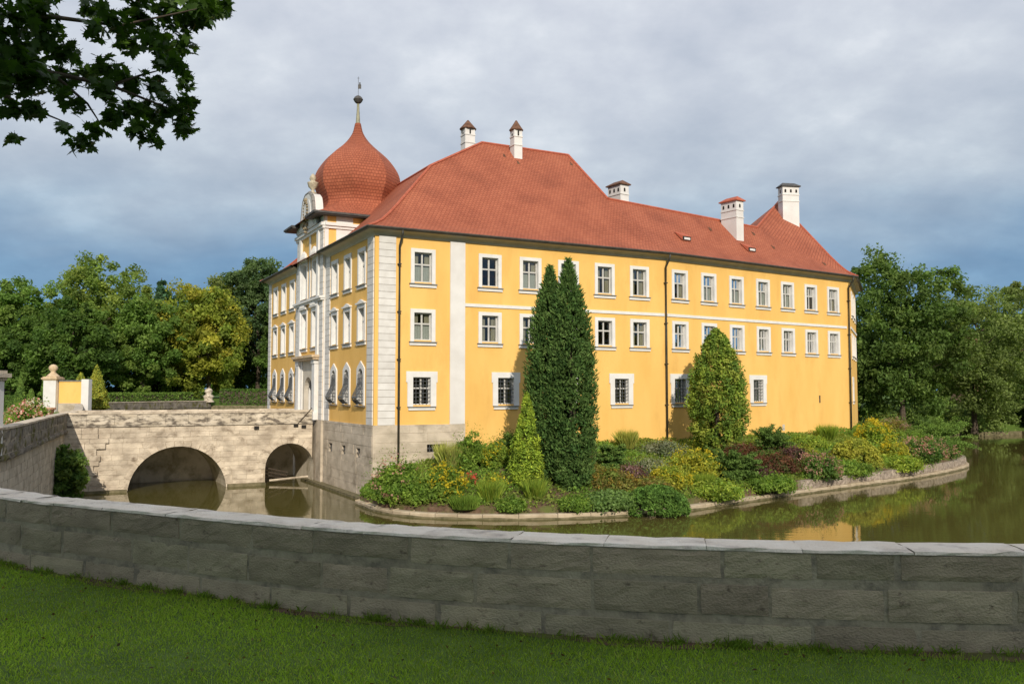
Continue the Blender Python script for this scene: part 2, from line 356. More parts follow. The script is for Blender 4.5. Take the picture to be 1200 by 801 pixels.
outline = [(p[0]+.1, p[1]+.25, 0) for p in NEAR[:-1]] + [(10, 7.9, 0), (16, 9.5, 0), (28, 16, 0), (42, 30, 0), (55, 52, 0), (66, 80, -2), (72, 104, -3.2), (68, 117, -3.25), (58, 113, -3.25), (50, 104, -3.25), (41, 98, -3.25), (34, 106, -2.5), (20, 118, -.5), (0, 122, 0), (-20, 119, 0), (-39.2, 113.8, .2)] + [(p[0]-.3, p[1], 0) for p in BACKW[::-1][1:]] + [(p[0]-.3, p[1], 0) for p in LEFTW[::-1][:-1]]
OC = np.array([5, 60.])
def ground_mesh():
    rows = []
    for k in (1, 1.03, 1.08, 1.15, 1.25, 1.4, 1.6, 1.9, 2.4, 3.2, 5, 9, 20, 60):
        r = []
        for x, y, z in outline + outline[:1]:
            p = OC + (np.array([x, y])-OC)*k
            t = min(1, (k-1)/.6); zz = z*(1-t)**1.5
            rise = max(0, min(1, (p[1]-75)/60)) * max(0, min(1, (20-p[0])/40)); rise = rise*rise*(3-2*rise)
            r.append((p[0], p[1], zz + rise*1.0*min(1, (k-1)/.08)))
        rows.append(r)
    m = MB(); m.grid(rows); o = m.build('ground', 'lawn', None, (0, 0, 0), True); struct(o, 'grassy ground around the moat reaching the horizon')
    sk = MB(); sk.grid([[(x, y, z) for x, y, z in outline + outline[:1]], [(x, y, -5.2) for x, y, z in outline + outline[:1]]])
    struct(sk.build('moat_bank', 'wet_stone', None, (0, 0, 0)), 'steep outer bank of the moat')
ground_mesh()
m = MB(); m.add([(x, y, -3.75) for x, y, z in outline], [tuple(range(len(outline)))])
struct(m.build('water', 'water', None, (5, 60, -3.75)), 'murky green still water of the moat')
m = MB(); m.add([(-120, -20, -5.2), (140, -20, -5.2), (140, 160, -5.2), (-120, 160, -5.2)], [(0, 1, 2, 3)])
struct(m.build('moat_bed', 'soil', None, (0, 60, -5.2)), 'muddy bed under the moat')

# island garden: loft between shore and castle wall
def A2(s): return CO + dA*s
def B2(s): return B0 + dB*s
def C2(s): return E0 + dC*s
PAIRS = [((-7.9, 45.6), CO, -2.7, -3.4), ((-6.17, 42.49), A2(1.0), -2.3, -3.4), ((-3.95, 40.79), A2(3.5), -1.7, -3.4), ((0, 40.25), A2(7), -1.05, -3.4), ((3.55, 40.79), A2(11), -1.0, -3.4),
         ((6.49, 41.91), A2(14.5), -1.05, -3.4), ((8.82, 43.4), A2(17), -1.1, -3.4), ((12.12, 46.37), A2(19.5), -1.12, -3.35), ((16.53, 50.19), B2(5), -1.08, -3.1), ((20.83, 53.74), B2(10), -1.05, -3.0),
         ((25.79, 57.83), B2(15), -1.0, -3.0), ((31.29, 63.25), E0, -.95, -3.0), ((35.22, 68.22), C2(3), -.95, -3.0), ((36.2, 73), C2(6), -.95, -3.0), ((34, 79), C2(9), -.95, -3.0), ((27, 85), C2(9), -.95, -3.0)]
def loft(u, v):
    i = min(int(u), len(PAIRS)-2); t = u-i; a, b = PAIRS[i], PAIRS[i+1]
    s = np.array(a[0])*(1-t)+np.array(b[0])*t; ww = np.array(a[1])*(1-t)+np.array(b[1])*t; p = s*(1-v)+ww*v
    zs = a[3]*(1-t)+b[3]*t; zw = a[2]*(1-t)+b[2]*t
    return (p[0], p[1], zs+(zw-zs)*max(v, 0)**.9)
m = MB(); rng = np.random.default_rng(3); rows = []
for j in range(22):
    r = []
    for i in range(121):
        v = j/20 - .02; p = loft(min(i*15/120, 14.999), max(0, v))
        if v > 1: p = loft(min(i*15/120, 14.999), 1.0); p = (p[0]+.3*FA.n[0]*-1, p[1]+.3, p[2])
        r.append((p[0], p[1], (p[2] + (rng.normal()*.05 if 1 < j < 20 else 0)) if j else -4.2))
    rows.append(r)
m.grid(rows); struct(m.build('garden_bed', 'soil', None, (0, 45, -3.4), True), 'planted garden bank sloping from castle wall to the water')

# ------------------------------------------------------------------ castle
castle = empty('castle', (CO[0], CO[1], -3.75)); tag(castle, 'yellow plastered moated castle with white trim, red tiled roofs and onion dome', 'castle')
ZS, ZC = .24, 10.5        # top of stone plinth, underside of cornice
def wall_holes(name, fr, s0, s1, z0, z1, holes, depth, mat, off=0.0, parent=castle, reveal_mat=None):
    xs = sorted({s0, s1, *[h[0] for h in holes], *[h[1] for h in holes]}); zs = sorted({z0, z1, *[h[2] for h in holes], *[h[3] for h in holes]})
    m = MB(); rvs = []
    for i in range(len(xs)-1):
        for j in range(len(zs)-1):
            cx, cz = (xs[i]+xs[i+1])/2, (zs[j]+zs[j+1])/2
            if any(h[0] < cx < h[1] and h[2] < cz < h[3] for h in holes): continue
            m.add([fr(xs[i], off, zs[j]), fr(xs[i+1], off, zs[j]), fr(xs[i+1], off, zs[j+1]), fr(xs[i], off, zs[j+1])], [(0, 1, 2, 3)])
    for a, b, c, d in holes:
        q = [(a, c), (b, c), (b, d), (a, d)]; rv = MB(); rvs.append(rv)
        for k in range(4):
            (p, r), (p2, r2) = q[k], q[(k+1) % 4]
            rv.add([fr(p, off, r), fr(p2, off, r2), fr(p2, off-depth, r2), fr(p, off-depth, r)], [(0, 1, 2, 3)])
    o = m.build(name, mat, parent)
    for rv in rvs: rv.build('reveal', reveal_mat or 'white_trim', o)
    return o
# --- windows: built once in local space (x along wall, y outwards, z up from the bottom of the opening), copied with shared meshes
def frame_strip(m, inner, outer, y0, y1):
    n = len(inner)
    for i in range(n-1):
        a, b, c, d = inner[i], inner[i+1], outer[i+1], outer[i]
        m.hexa([(a[0], y0, a[1]), (b[0], y0, b[1]), (c[0], y0, c[1]), (d[0], y0, d[1]), (a[0], y1, a[1]), (b[0], y1, b[1]), (c[0], y1, c[1]), (d[0], y1, d[1])])
def win_kit(kind):
    w, h, rec = {'upper': (1.04, 1.66, .2), 'middle': (1.04, 1.52, .2), 'ground': (1.04, 1.52, .2), 'deep': (1.05, 1.80, .235), 'deep_hood': (1.05, 1.80, .235), 'bay': (1.15, 2.3, .235), 'arched': (.95, 2.0, .12)}[kind]
    x = w/2; k = {}; s = MB()
    if kind == 'arched':
        inner = [(x, -.05), (x, 1.5)] + [(x*math.cos(t), 1.5+.5*math.sin(t)) for t in np.linspace(.3, math.pi-.3, 7)] + [(-x, 1.5), (-x, -.05)]
        outer = [(.68, -.05), (.68, 1.75), (.68, 1.98), (.52, 2.12), (.26, 2.26), (0, 2.42), (-.26, 2.26), (-.52, 2.12), (-.68, 1.98), (-.68, 1.75), (-.68, -.05)]
        frame_strip(s, inner, outer, -.1, .07)
    else:
        bw, tw = {'upper': (.21, .2), 'middle': (.22, .2), 'ground': (.33, .32), 'deep': (.2, .22), 'deep_hood': (.2, .22), 'bay': (.24, .28)}[kind]
        s.box(-x-bw, -x, 0, .06, -.08, h); s.box(x, x+bw, 0, .06, -.08, h); s.box(-x-bw, x+bw, 0, .06, h, h+tw)
        if kind == 'ground': s.box(-x-bw-.07, -x-bw, 0, .06, h-.28, h+tw); s.box(x+bw, x+bw+.07, 0, .06, h-.28, h+tw)
        if kind == 'deep_hood': s.box(-x-bw-.06, x+bw+.06, 0, .16, h+tw, h+tw+.09); s.add([(-.6, 0, h+tw+.09), (.6, 0, h+tw+.09), (0, 0, h+tw+.26), (-.6, .12, h+tw+.09), (.6, .12, h+tw+.09), (0, .12, h+tw+.26)], [(0, 1, 2), (3, 4, 5), (0, 1, 4, 3), (1, 2, 5, 4), (2, 0, 3, 5)])
        if kind == 'bay':
            s.box(-x-bw-.05, x+bw+.05, 0, .2, h+tw, h+tw+.12)
            for t in np.linspace(-.5, .5, 6): s.lathe((t, .1, h+tw+.1), [(.13, 0), (.15, .12), (.08, .28+.25*(1-abs(t)*1.6)), (.02, .34+.25*(1-abs(t)*1.6))], 8)
    k['window'] = s.mesh('window', mat='white_trim')
    s = MB(); s.box(-x-.3, x+.3, 0, .15, -.13, -.08); k['sill'] = s.mesh('sill', mat='grey_metal')
    if kind not in ('arched',):
        s = MB(); s.box(-x-.27, x+.27, 0, .08, -.29, -.13); k['apron'] = s.mesh('apron', mat='white_trim')
    y = -rec+.04; s = MB(); f = .065
    top = h if kind != 'arched' else h
    s.box(-x, -x+f, y-.06, y, 0, top); s.box(x-f, x, y-.06, y, 0, top); s.box(-x+f, x-f, y-.06, y, 0, f); s.box(-x+f, x-f, y-.06, y, top-f, top)
    zt = .60*h; s.box(-.045, .045, y-.06, y+.012, f, top-f); s.box(-x+f, -.045, y-.06, y+.008, zt-.045, zt+.045); s.box(.045, x-f, y-.06, y+.008, zt-.045, zt+.045)
    k['sash'] = s.mesh('sash', mat='sash_paint')
    k['panes'] = []
    for xa, xb in ((-x+f, -.045), (.045, x-f)):
        for za, zb in ((f, zt-.045), (zt+.045, top-f)):
            p = MB(); p.add([(xa, y-.03, za), (xb, y-.03, za), (xb, y-.03, zb), (xa, y-.03, zb)], [(0, 1, 2, 3)]); k['panes'].append(p.mesh('pane', mat='glass'))
    c1 = MB()
    for sg in (-1, 1):
        pts = [(sg*(x-.02-i*.04), y-.12-.03*(i % 2)) for i in range(9)]
        c1.grid([[(a, b, .02) for a, b in pts], [(a, b, h-.04) for a, b in pts]])
    k['curtain'] = c1.mesh('curtain', mat='curtain')
    if kind in ('upper', 'middle'):
        c2 = MB(); pts = [(-x+.02+i*(w-.04)/16, y-.10-.02*(i % 2)) for i in range(17)]; c2.grid([[(a, b, .02) for a, b in pts], [(a, b, h*.55) for a, b in pts]]); k['net'] = c2.mesh('net_curtain', mat='curtain_white')
    if kind == 'ground':
        g = MB()
        for i in range(1, 5): xx = -x + i*w/5; g.box(xx-.015, xx+.015, -.075, -.045, 0, h)
        for i in range(1, 7): zz = i*h/7; g.box(-x, x, -.043, -.022, zz-.015, zz+.015)
        k['grille'] = g.mesh('grille', mat='iron')
    if kind == 'arched':
        g = MB()
        def bow(z): return .05 + .34*math.exp(-((z-.30)/(.24 if z < .3 else .55))**2)
        for i in range(7):
            xx = -x+.03 + i*(w-.06)/6; zs = np.linspace(.0, 1.75, 15)
            g.tube([(xx*(1+.25*bow(z)), bow(z), z) for z in zs], .018, 4)
        for z in (.08, .25, .42, .6, .85, 1.15, 1.45):
            b = bow(z); g.tube([(-x*(1+.25*b), .0, z), (-x*(1+.25*b), b, z), (x*(1+.25*b), b, z), (x*(1+.25*b), .0, z)], .018, 4)
        for xx in (-.22, .22): g.lathe((xx, bow(.35)+.02, .28), [(.02, 0), (.07, .05), (.08, .12), (.03, .18)], 8)
        k['grille'] = g.mesh('grille', mat='iron')
    return k
KITS = {}; rcw = random.Random(31)
def put_window(fr, s, z, kind, curtain=True, off=0.0, parent=castle):
    if kind not in KITS: KITS[kind] = win_kit(kind)
    k = KITS[kind]; wobj = link(bpy.data.objects.new('window', k['window']), parent, fr.mat(s, off, z))
    for n in ('sill', 'apron', 'sash', 'grille'):
        if n in k: child(n, k[n], wobj)
    for p in k['panes']:
        c_ = child('pane', p, wobj); c_.rotation_euler = (rcw.gauss(0, .006), 0, rcw.gauss(0, .012))
    if curtain: child('curtain', k['curtain'], wobj)
    if rcw.random() < .18 and 'net' in k: child('net_curtain', k['net'], wobj)
    return wobj
def hole(s, z, kind):
    w, h = {'upper': (1.04, 1.66), 'middle': (1.04, 1.52), 'ground': (1.04, 1.52), 'deep': (1.05, 1.80), 'deep_hood': (1.05, 1.80), 'bay': (1.15, 2.3), 'arched': (.95, 2.0)}[kind]
    return (s-w/2, s+w/2, z, z+h)
rc = random.Random(11)
LAY = []
for s in (2.78, 6.92, 9.58, 12.2, 14.82, 17.45): LAY += [(FA, s, 8.09, 'upper', rc.random() < .75), (FA, s, 4.88, 'middle', rc.random() < .7)]
for s in (2.74, 7.95, 12.0, 16.04): LAY.append((FA, s, 1.32, 'ground', False))
for s in (1.30, 4.03, 6.80, 9.58, 12.29, 15.0, 17.72): LAY += [(FB, s, 8.09, 'upper', rc.random() < .45), (FB, s, 4.88, 'middle', rc.random() < .4)]
for s in (1.25, 8.92): LAY.append((FB, s, 1.34, 'ground', False))
for s in (2.2, 5.0, 7.9): LAY += [(FC, s, 8.09, 'upper', True), (FC, s, 4.88, 'middle', True)]
LAY.append((FC, 2.2, 1.34, 'ground', False))
for s in (2.2, 4.85, 7.5, 18.3, 20.95, 23.6): LAY += [(FL, s, 8.1, 'deep', False), (FL, s, 4.93, 'deep_hood', False), (FL, s, 1.34, 'arched', False)]
for s in (11.55, 14.25): LAY += [(FLB, s, 8.35, 'bay', False), (FLB, s, 5.0, 'bay', False)]
def holes_of(fr): return [hole(s, z, k) for f, s, z, k, c in LAY if f is fr]
wall_holes('wall', FA, 0, 5.33, ZS, ZC+.2, [h for h in holes_of(FA) if h[1] < 5.3], .26, 'yellow_plaster')
wall_holes('wall', FA, 5.33, 19.5, -1.6, ZC+.2, [h for h in holes_of(FA) if h[0] > 5.3], .26, 'yellow_plaster')
wall_holes('wall', FB, 0, 19.9, -1.6, ZC+.2, holes_of(FB), .26, 'yellow_plaster')
wall_holes('wall', FC, 0, 10, -1.6, ZC+.2, holes_of(FC), .26, 'yellow_plaster')
wall_holes('wall', FL, 0, 9.5, ZS, ZC+.2, [h for h in holes_of(FL) if h[1] < 9.5], .46, 'yellow_plaster')
wall_holes('wall', FL, 16.3, 26, ZS, ZC+.2, [h for h in holes_of(FL) if h[0] > 16], .46, 'yellow_plaster')
door_hole = (11.65, 14.15, ZS+.06, 3.12)
wall_holes('wall', FLB, 9.5, 16.3, ZS, 13.3, holes_of(FLB) + [door_hole], .46, 'yellow_plaster')
for s in (9.5, 16.3):       # cheeks of the bay
    mm = MB(); mm.add([FL(s, -.02, ZS), FL(s, -6.4, ZS), FL(s, -6.4, 13.3), FL(s, -.02, 13.3)], [(0, 1, 2, 3)]); mm.build('wall', 'yellow_plaster', castle)
    mm = MB(); mm.add([FL(s, -.02, ZS), FL(s, .15, ZS), FL(s, .15, 13.3), FL(s, -.02, 13.3)], [(0, 1, 2, 3)]); mm.build('pilaster', 'white_quoin', castle)
mm = MB(); mm.add([FL(9.5, -6.4, 9), FL(16.3, -6.4, 9), FL(16.3, -6.4, 13.3), FL(9.5, -6.4, 13.3)], [(0, 1, 2, 3)]); mm.build('wall', 'yellow_plaster', castle)
# stone plinth
va = (3.05, 4.15, -1.28, -.85)
wall_holes('plinth', FA, -.06, 5.36, -4.6, ZS, [va], .35, 'base_stone', .06, reveal_mat='base_stone')
vl = [(s-.36, s+.36, -1.62, -1.1) for s in (2.45, 5.2, 7.95)]
wall_holes('plinth', FL, -.06, 9.6, -4.6, ZS, vl, .5, 'base_stone', .06, reveal_mat='base_stone')
wall_holes('plinth', FL, 9.6, 26.06, -4.6, ZS, [], .5, 'base_stone', .22)
mm = MB(); mm.add([FL(9.6, .22, -4.6), FL(9.6, .06, -4.6), FL(9.6, .06, ZS), FL(9.6, .22, ZS)], [(0, 1, 2, 3)]); mm.add([FL(9.6, .22, ZS), FL(26.06, .22, ZS), FL(26.06, -.1, ZS), FL(9.6, -.1, ZS)], [(0, 1, 2, 3)])
mm.add([FL(0, .06, ZS), FL(9.6, .06, ZS), FL(9.6, -.02, ZS), FL(0, -.02, ZS)], [(0, 1, 2, 3)]); mm.add([FA(-.06, .06, ZS), FA(5.36, .06, ZS), FA(5.36, -.02, ZS), FA(-.06, -.02, ZS)], [(0, 1, 2, 3)])
mm.add([FA(5.36, .06, -3), FA(5.36, -.02, -3), FA(5.36, -.02, ZS), FA(5.36, .06, ZS)], [(0, 1, 2, 3)]); mm.build('plinth', 'base_stone', castle)
def stone_course(fr, s0, s1, z0, z1, rowh, off, seed, mat='base_stone', holes=(), name='stone', parent=castle, lens=(.8, 1.7)):
    r = random.Random(seed); z = z0
    while z < z1-.05:
        h = min(rowh*r.uniform(.8, 1.2), z1-z); a = s0
        if z1-z-h < .12: h = z1-z
        while a < s1-.02:
            l = r.uniform(*lens); b = min(a+l, s1)
            if s1-b < .35: b = s1
            if not any(a < q[1]+.05 and b > q[0]-.05 and z < q[3]+.03 and z+h > q[2]-.03 for q in holes):
                mb = MB(); pr = off + r.uniform(.012, .03); mb.fbox(fr, a+.008, b-.008, off-.05, pr, z+.008, z+h-.008); mb.build(name, mat, parent)
            a = b
        z += h
stone_course(FA, .02, 5.3, -2.7, ZS, .48, .06, 5, holes=[va])
stone_course(FL, .02, 9.55, -3.7, ZS, .52, .06, 6, holes=vl)
for fr, q, o in [(FA, va, .06)] + [(FL, v, .06) for v in vl]:
    mb = MB(); mb.fbox(fr, q[0], q[1], o-.33, o-.30, q[2], q[3]); g = mb.build('vent', 'dark_hole', castle)
    n = 5 if fr is FA else 2
    mb = MB()
    for i in range(1, n+1): x = q[0]+(q[1]-q[0])*i/(n+1); mb.fbox(fr, x-.02, x+.02, o-.10, o-.06, q[2], q[3])
    mb.fbox(fr, q[0], q[1], o-.055, o-.03, (q[2]+q[3])/2-.02, (q[2]+q[3])/2+.02); mb.build('grille', 'iron', g)
mb = MB(); mb.fbox(FL, .0, 13, .06, .6, -4.6, -3.62); mb.build('footing', 'wet_stone', castle)
for a in LAY: put_window(*a)
# quoins and pilasters
def quoin(fr, s0, s1, z0, z1, off=0.0, n=27):
    b = MB(); b.fbox(fr, s0+.01, s1-.01, off-.02, off+.035, z0, z1); q = b.build('quoin', 'quoin_joint', castle)
    h = (z1-z0)/n
    for i in range(n):
        b = MB(); b.fbox(fr, s0, s1, off-.01, off+.06, z0+i*h+.012, z0+(i+1)*h-.012); b.build('stone', 'white_quoin', q)
quoin(FA, .21, 1.18, ZS, ZC); quoin(FL, .12, 1.12, ZS, ZC); quoin(FL, 8.5, 9.45, ZS, ZC, n=27); quoin(FL, 25.1, 25.95, ZS, ZC); quoin(FL, 16.35, 17.1, ZS, ZC)
quoin(FLB, 9.55, 10.35, ZS, 12.6, n=31); quoin(FLB, 15.45, 16.25, ZS, 12.6, n=31)
def trim(name, mat, *boxes):
    b = MB()
    for q in boxes: b.fbox(*q)
    return b.build(name, mat, castle)
trim('pilaster', 'white_plaster', (FA, 4.41, 5.33, -.02, .07, ZS, ZC))
trim('string_course', 'white_trim', (FA, 5.34, 19.38, -.02, .06, 6.86, 7.04)); trim('string_course', 'white_trim', (FB, .12, 19.35, -.02, .06, 6.86, 7.04)); trim('string_course', 'white_trim', (FC, .1, 10, -.02, .06, 6.86, 7.04))
trim('pilaster', 'white_trim', (FLB, 10.42, 10.85, -.02, .16, 4.4, 12.6)); trim('pilaster', 'white_trim', (FLB, 14.95, 15.38, -.02, .16, 4.4, 12.6)); trim('pilaster', 'white_trim', (FLB, 12.72, 13.08, -.02, .05, 8.2, 12.6))
trim('bay_cornice', 'white_trim', (FLB, 9.45, 16.35, -.02, .22, 7.86, 7.98), (FLB, 9.4, 16.4, -.02, .32, 7.98, 8.12))
trim('bay_cornice', 'white_trim', (FLB, 9.45, 16.35, -.02, .14, 12.45, 12.62), (FLB, 9.4, 16.4, -.02, .24, 12.62, 12.82))
FT = Frame(FL(9.5, 0, 0)[:2], -FL.n, -dL)      # right cheek of the tower: s runs inwards
trim('bay_cornice', 'white_trim', (FT, -.14, 6.4, -.02, .14, 12.45, 12.62), (FT, -.14, 6.4, -.02, .24, 12.62, 12.82))
for q in ((FT, .6, 1.7, -.02, .05, 11, 12.45), (FT, .6, 1.7, -.02, .05, 12.82, 13.3), (FT, -.14, .1, -.02, .05, 11, 12.45), (FT, 4.3, 5.4, -.02, .05, 11, 12.45), (FT, 4.3, 5.4, -.02, .05, 12.82, 13.3), (FLB, 9.55, 10.3, -.02, .06, 12.82, 13.3), (FLB, 15.5, 16.25, -.02, .06, 12.82, 13.3)): trim('pilaster', 'white_trim', q)
# portal
b = MB(); cxs = 12.9; n = 14
arc = [(cxs+1.05*math.cos(t), 1.95+1.05*math.sin(t)) for t in np.linspace(0, math.pi, n)]
inn = [(cxs+1.05, ZS+.06)] + arc + [(cxs-1.05, ZS+.06)]
outr = [(cxs+1.4, ZS+.06), (cxs+1.4, 1.9)] + [(cxs+max(-1.4, min(1.4, 2.4*math.cos(t))), 1.95+min(2.15, 2.6*math.sin(t))) for t in np.linspace(0, math.pi, n)[1:-1]] + [(cxs-1.4, 1.9), (cxs-1.4, ZS+.06)]
for i in range(len(inn)-1):
    a, c, d, e = inn[i], inn[i+1], outr[i+1], outr[i]
    b.hexa([FLB(p[0], y, p[1]) for y in (-.25, .05) for p in (a, c, d, e)])
portal = b.build('portal', 'cornice', castle)
for s in (10.55, 14.65):
    b = MB(); b.fbox(FLB, s, s+.62, -.02, .28, ZS, 4.1); b.fbox(FLB, s-.06, s+.68, -.02, .34, ZS, .75); b.fbox(FLB, s-.06, s+.68, -.02, .34, 3.85, 4.1); b.build('pilaster', 'white_trim', portal)
for s in (11.28, 14.3):
    b = MB(); b.fbox(FLB, s, s+.24, -.02, .14, ZS, 4.1); b.build('pilaster', 'white_trim', portal)
b = MB(); b.fbox(FLB, 10.3, 15.5, -.02, .45, 4.1, 4.24); b.fbox(FLB, 10.2, 15.6, -.02, .55, 4.24, 4.4); b.build('cornice', 'sandstone', portal)
b = MB(); b.fbox(FLB, 11.6, 14.2, -.9, -.8, ZS, 3.3); dr = b.build('door', 'white_plaster', portal)
b = MB(); b.fbox(FLB, 12.86, 12.94, -.8, -.77, ZS, 3.1); b.build('door_joint', 'door_wood', dr)
# cornice and gutter along the eaves
def sweep(name, mat, paths, prof, parent=castle):
    b = MB()
    for P in paths:                      # P: list of (x,y,normal) plan points with mitred outward vectors
        b.grid([[(x+nx*o, y+ny*o, z) for x, y, nx, ny in P] for o, z in prof])
    return b.build(name, mat, parent)
def mitre(n1, n2): v = n1+n2; return v/(1+float(n1 @ n2))
def pt(p, n): return (p[0], p[1], n[0], n[1])
mC = mitre(FL.n, FA.n); mB_ = mitre(FA.n, FB.n); mE = mitre(FB.n, FC.n)
dE = -dL*0+dL
bl = CO+dL*26; mW = mitre(FL.n, dL)
P_right = [pt(CO+dL*9.5, FL.n), pt(CO, mC), pt(B0, mB_), pt(E0, mE), pt(C2(10), FC.n)]
P_left = [pt(bl+dA*8, dL), pt(bl, mW), pt(CO+dL*16.3, FL.n)]
cornp = [(.0, ZC-.02), (.06, ZC), (.08, ZC+.1), (.2, ZC+.22), (.42, ZC+.32), (.5, ZC+.34), (.5, ZC+.42)]
sweep('cornice', 'cornice', [P_right], cornp); sweep('cornice', 'cornice', [P_left], cornp)
gp = [(.48, ZC+.27), (.62, ZC+.27), (.68, ZC+.36), (.66, ZC+.42), (.5, ZC+.42), (.48, ZC+.27)]
sweep('gutter', 'gutter', [P_right], gp); sweep('gutter', 'gutter', [P_left], gp)
# downpipes
def downpipe(fr, s, zb):
    b = MB(); b.tube([fr(s, .6, ZC+.3), fr(s, .55, ZC+.05), fr(s, .14, ZC-.5), fr(s, .14, 6), fr(s, .14, zb)], .065, 8); o = b.build('downpipe', 'gutter', castle, smooth=True)
    for z in (9, 6.4, 3.8, 1.2):
        c = MB(); c.fbox(fr, s-.09, s+.09, .0, .22, z-.03, z+.03); c.build('bracket', 'gutter', o)
downpipe(FA, 1.36, -2.3); downpipe(FA, 19.45, -1.2); downpipe(FB, 19.55, -1.2)
# hidden rear walls
nA, nB, nC = -FA.n, -FB.n, -FC.n
b = MB(); rear = [bl, bl+dA*10.94, CO+dA*10.94+nA*16.6, CO+dA*18.2+nA*16.6, CO+dA*18.2+nA*8.2, B2(13)+nB*8, C2(10)+nC*9, C2(10)]
b.grid([[(p[0], p[1], -4.6) for p in rear], [(p[0], p[1], ZC+.5) for p in rear]]); b.build('wall', 'yellow_plaster', castle)

# --- roofs
PV, PZ = [-.62, 0, .6, 1.2, 2.0, 30], [10.86, 11.14, 11.5, 12.0, 12.75, 40.75]
prof = lambda v: float(np.interp(v, PV, PZ))
VR = [-.62, -.3, 0, .3, .6, .9, 1.2, 1.6, 2.0, 3.0, 4.0, 4.45, 5.47, 6.4, 7.4, 8.3]
def ruled(L_, R_, n=14, ax=None):
    rows, uvs = [], []; v = 0
    L_ = [np.array(p, float) for p in L_]; R_ = [np.array(p, float) for p in R_]
    base = L_[0]
    if ax is None: ax = (R_[0]-L_[0]); ax[2] = 0; ax = ax/np.linalg.norm(ax)
    for i in range(len(L_)):
        if i:
            m0, m1 = (L_[i-1]+R_[i-1])/2, (L_[i]+R_[i])/2; dd = m1-m0; dd = dd-ax*(dd @ ax); v += np.linalg.norm(dd)
        rows.append([tuple(L_[i]*(1-j/n)+R_[i]*(j/n)) for j in range(n+1)])
        uvs.append([(float((np.array(p)-base) @ ax), v) for p in rows[-1]])
    return rows, uvs
def P3(O, d, n, p, v, z): q = O+d*p+n*v; return (q[0], q[1], z)
roof = empty('roof_base', (0, 0, 0)) if False else None
lA = lambda v: v if v <= 5.47 else 5.47+(v-5.47)/(8.3-5.47)*(10.38-5.47)
rA = lambda v: float(np.interp(v, [-.62, 0, 4.45, 8.3], [19.54, 19.5, 18.1, 17.3]))
Lp = [P3(CO, dA, nA, lA(v), v, prof(v)) for v in VR]; Rp = [P3(CO, dA, nA, rA(v), v, prof(v)) for v in VR]
def mirA(v): return 16.6-v
Lm = [P3(CO, dA, nA, max(lA(v), 5.47), mirA(v), prof(v)) for v in VR]; Rm = [P3(CO, dA, nA, rA(v), mirA(v), prof(v)) for v in VR]
def roof_part(pieces):
    b = MB()
    for L_, R_, n, *ax in pieces:
        r, u = ruled(L_, R_, n, *ax); b.grid(r, u)
    return b.build('roof', 'roof_tile', castle)
rfA = roof_part([(Lp, Rp, 16), (Lm, Rm, 10)])
i0 = VR.index(5.47)
roof_part([(Lm[i0:], Lp[i0:], 8)]); roof_part([(Rp, Rm, 8)])
# L wing
VL = VR[:i0+1]; LIN = FL.n*-1
Fp = [P3(CO, dL, LIN, v, v, prof(v)) for v in VL]; Gp = [P3(CO, dL, LIN, 26-v, v, prof(v)) for v in VL]
Fb = [P3(CO, dL, LIN, 10, 10.94-v, prof(v)) for v in VL]; Gb = [P3(CO, dL, LIN, 26-v, 10.94-v, prof(v)) for v in VL]
rfL = roof_part([(Fp, Gp, 20), (Fb, Gb, 8)]); roof_part([(Gp, Gb, 8)])
# B wing
VB_ = [-.62, -.3, 0, .3, .6, .9, 1.2, 1.6, 2.0, 3.0, 3.95]
kB = 4.45/3.95
bl_ = [P3(CO, dA, nA, rA(v*kB if v > 0 else v), v*kB if v > 0 else v, prof(v*kB if v > 0 else v)) for v in VB_]
br_t = lambda v: float(np.interp(v, [-.62, 0, 3.95], [20.06, 19.9, 13.9]))
br_ = [P3(B0, dB, nB, br_t(v), v, prof(v)) for v in VB_]
bbl = [P3(B0, dB, nB, -1, 7.9-v, prof(v)) for v in VB_]; bbr = [P3(B0, dB, nB, 16, 7.9-v, prof(v)) for v in VB_]
bbl[-1] = bl_[-1]; bbr[-1] = P3(B0, dB, nB, 16, 3.95, prof(3.95))
rfB = roof_part([(bl_, br_, 18), (bbl, bbr, 6)])
AP = P3(B0, dB, nB, 21.05, 7.46, 18.21)
fr_ = np.linspace(0, 1, len(VB_))
hip = []
for f in [(v+.62)/(3.95+.62) for v in VB_]:
    p = np.array(P3(B0, dB, nB, 20.06, -.62, 0))*(1-f) + np.array(AP)*f; vv = -.62+f*(7.46+.62); hip.append((p[0], p[1], prof(vv)))
rfE = roof_part([(br_, hip, 8, np.array([*dB, 0.]))])
VBp = np.array(br_[-1]); bk = P3(B0, dB, nB, 17.5, 11, 14.2)
b = MB(); b.grid([[tuple(VBp), bk], [AP, AP]], [[(0, 0), (8, 0)], [(4, 5), (4, 5)]]); b.build('roof', 'roof_tile', castle)
AP2 = np.array(AP)+np.array([*(dC*6), 0])
cE = [(*(E0+dC*(10.5*0)+0), 0)]
hip2 = [np.array(C2(10.6)+0).tolist()+[0] for _ in hip]
r2 = []
for k_, f in enumerate([(v+.62)/(3.95+.62) for v in VB_]):
    p0 = np.array([*(C2(10.6)+FC.n*.62), 0]); p = p0*(1-f)+AP2*f; r2.append((p[0], p[1], hip[k_][2]))
roof_part([(hip, r2, 8)])
b = MB(); q = C2(10.6)+nC*10
b.grid([[r2[0], (q[0], q[1], 10.9)], [tuple(AP2), tuple(AP2)]], [[(0, 0), (9, 0)], [(4, 8), (4, 8)]]); b.grid([[(q[0], q[1], 10.9), bk], [tuple(AP2), AP]], [[(0, 0), (9, 0)], [(0, 8), (8, 8)]]); b.build('roof', 'roof_tile', castle)
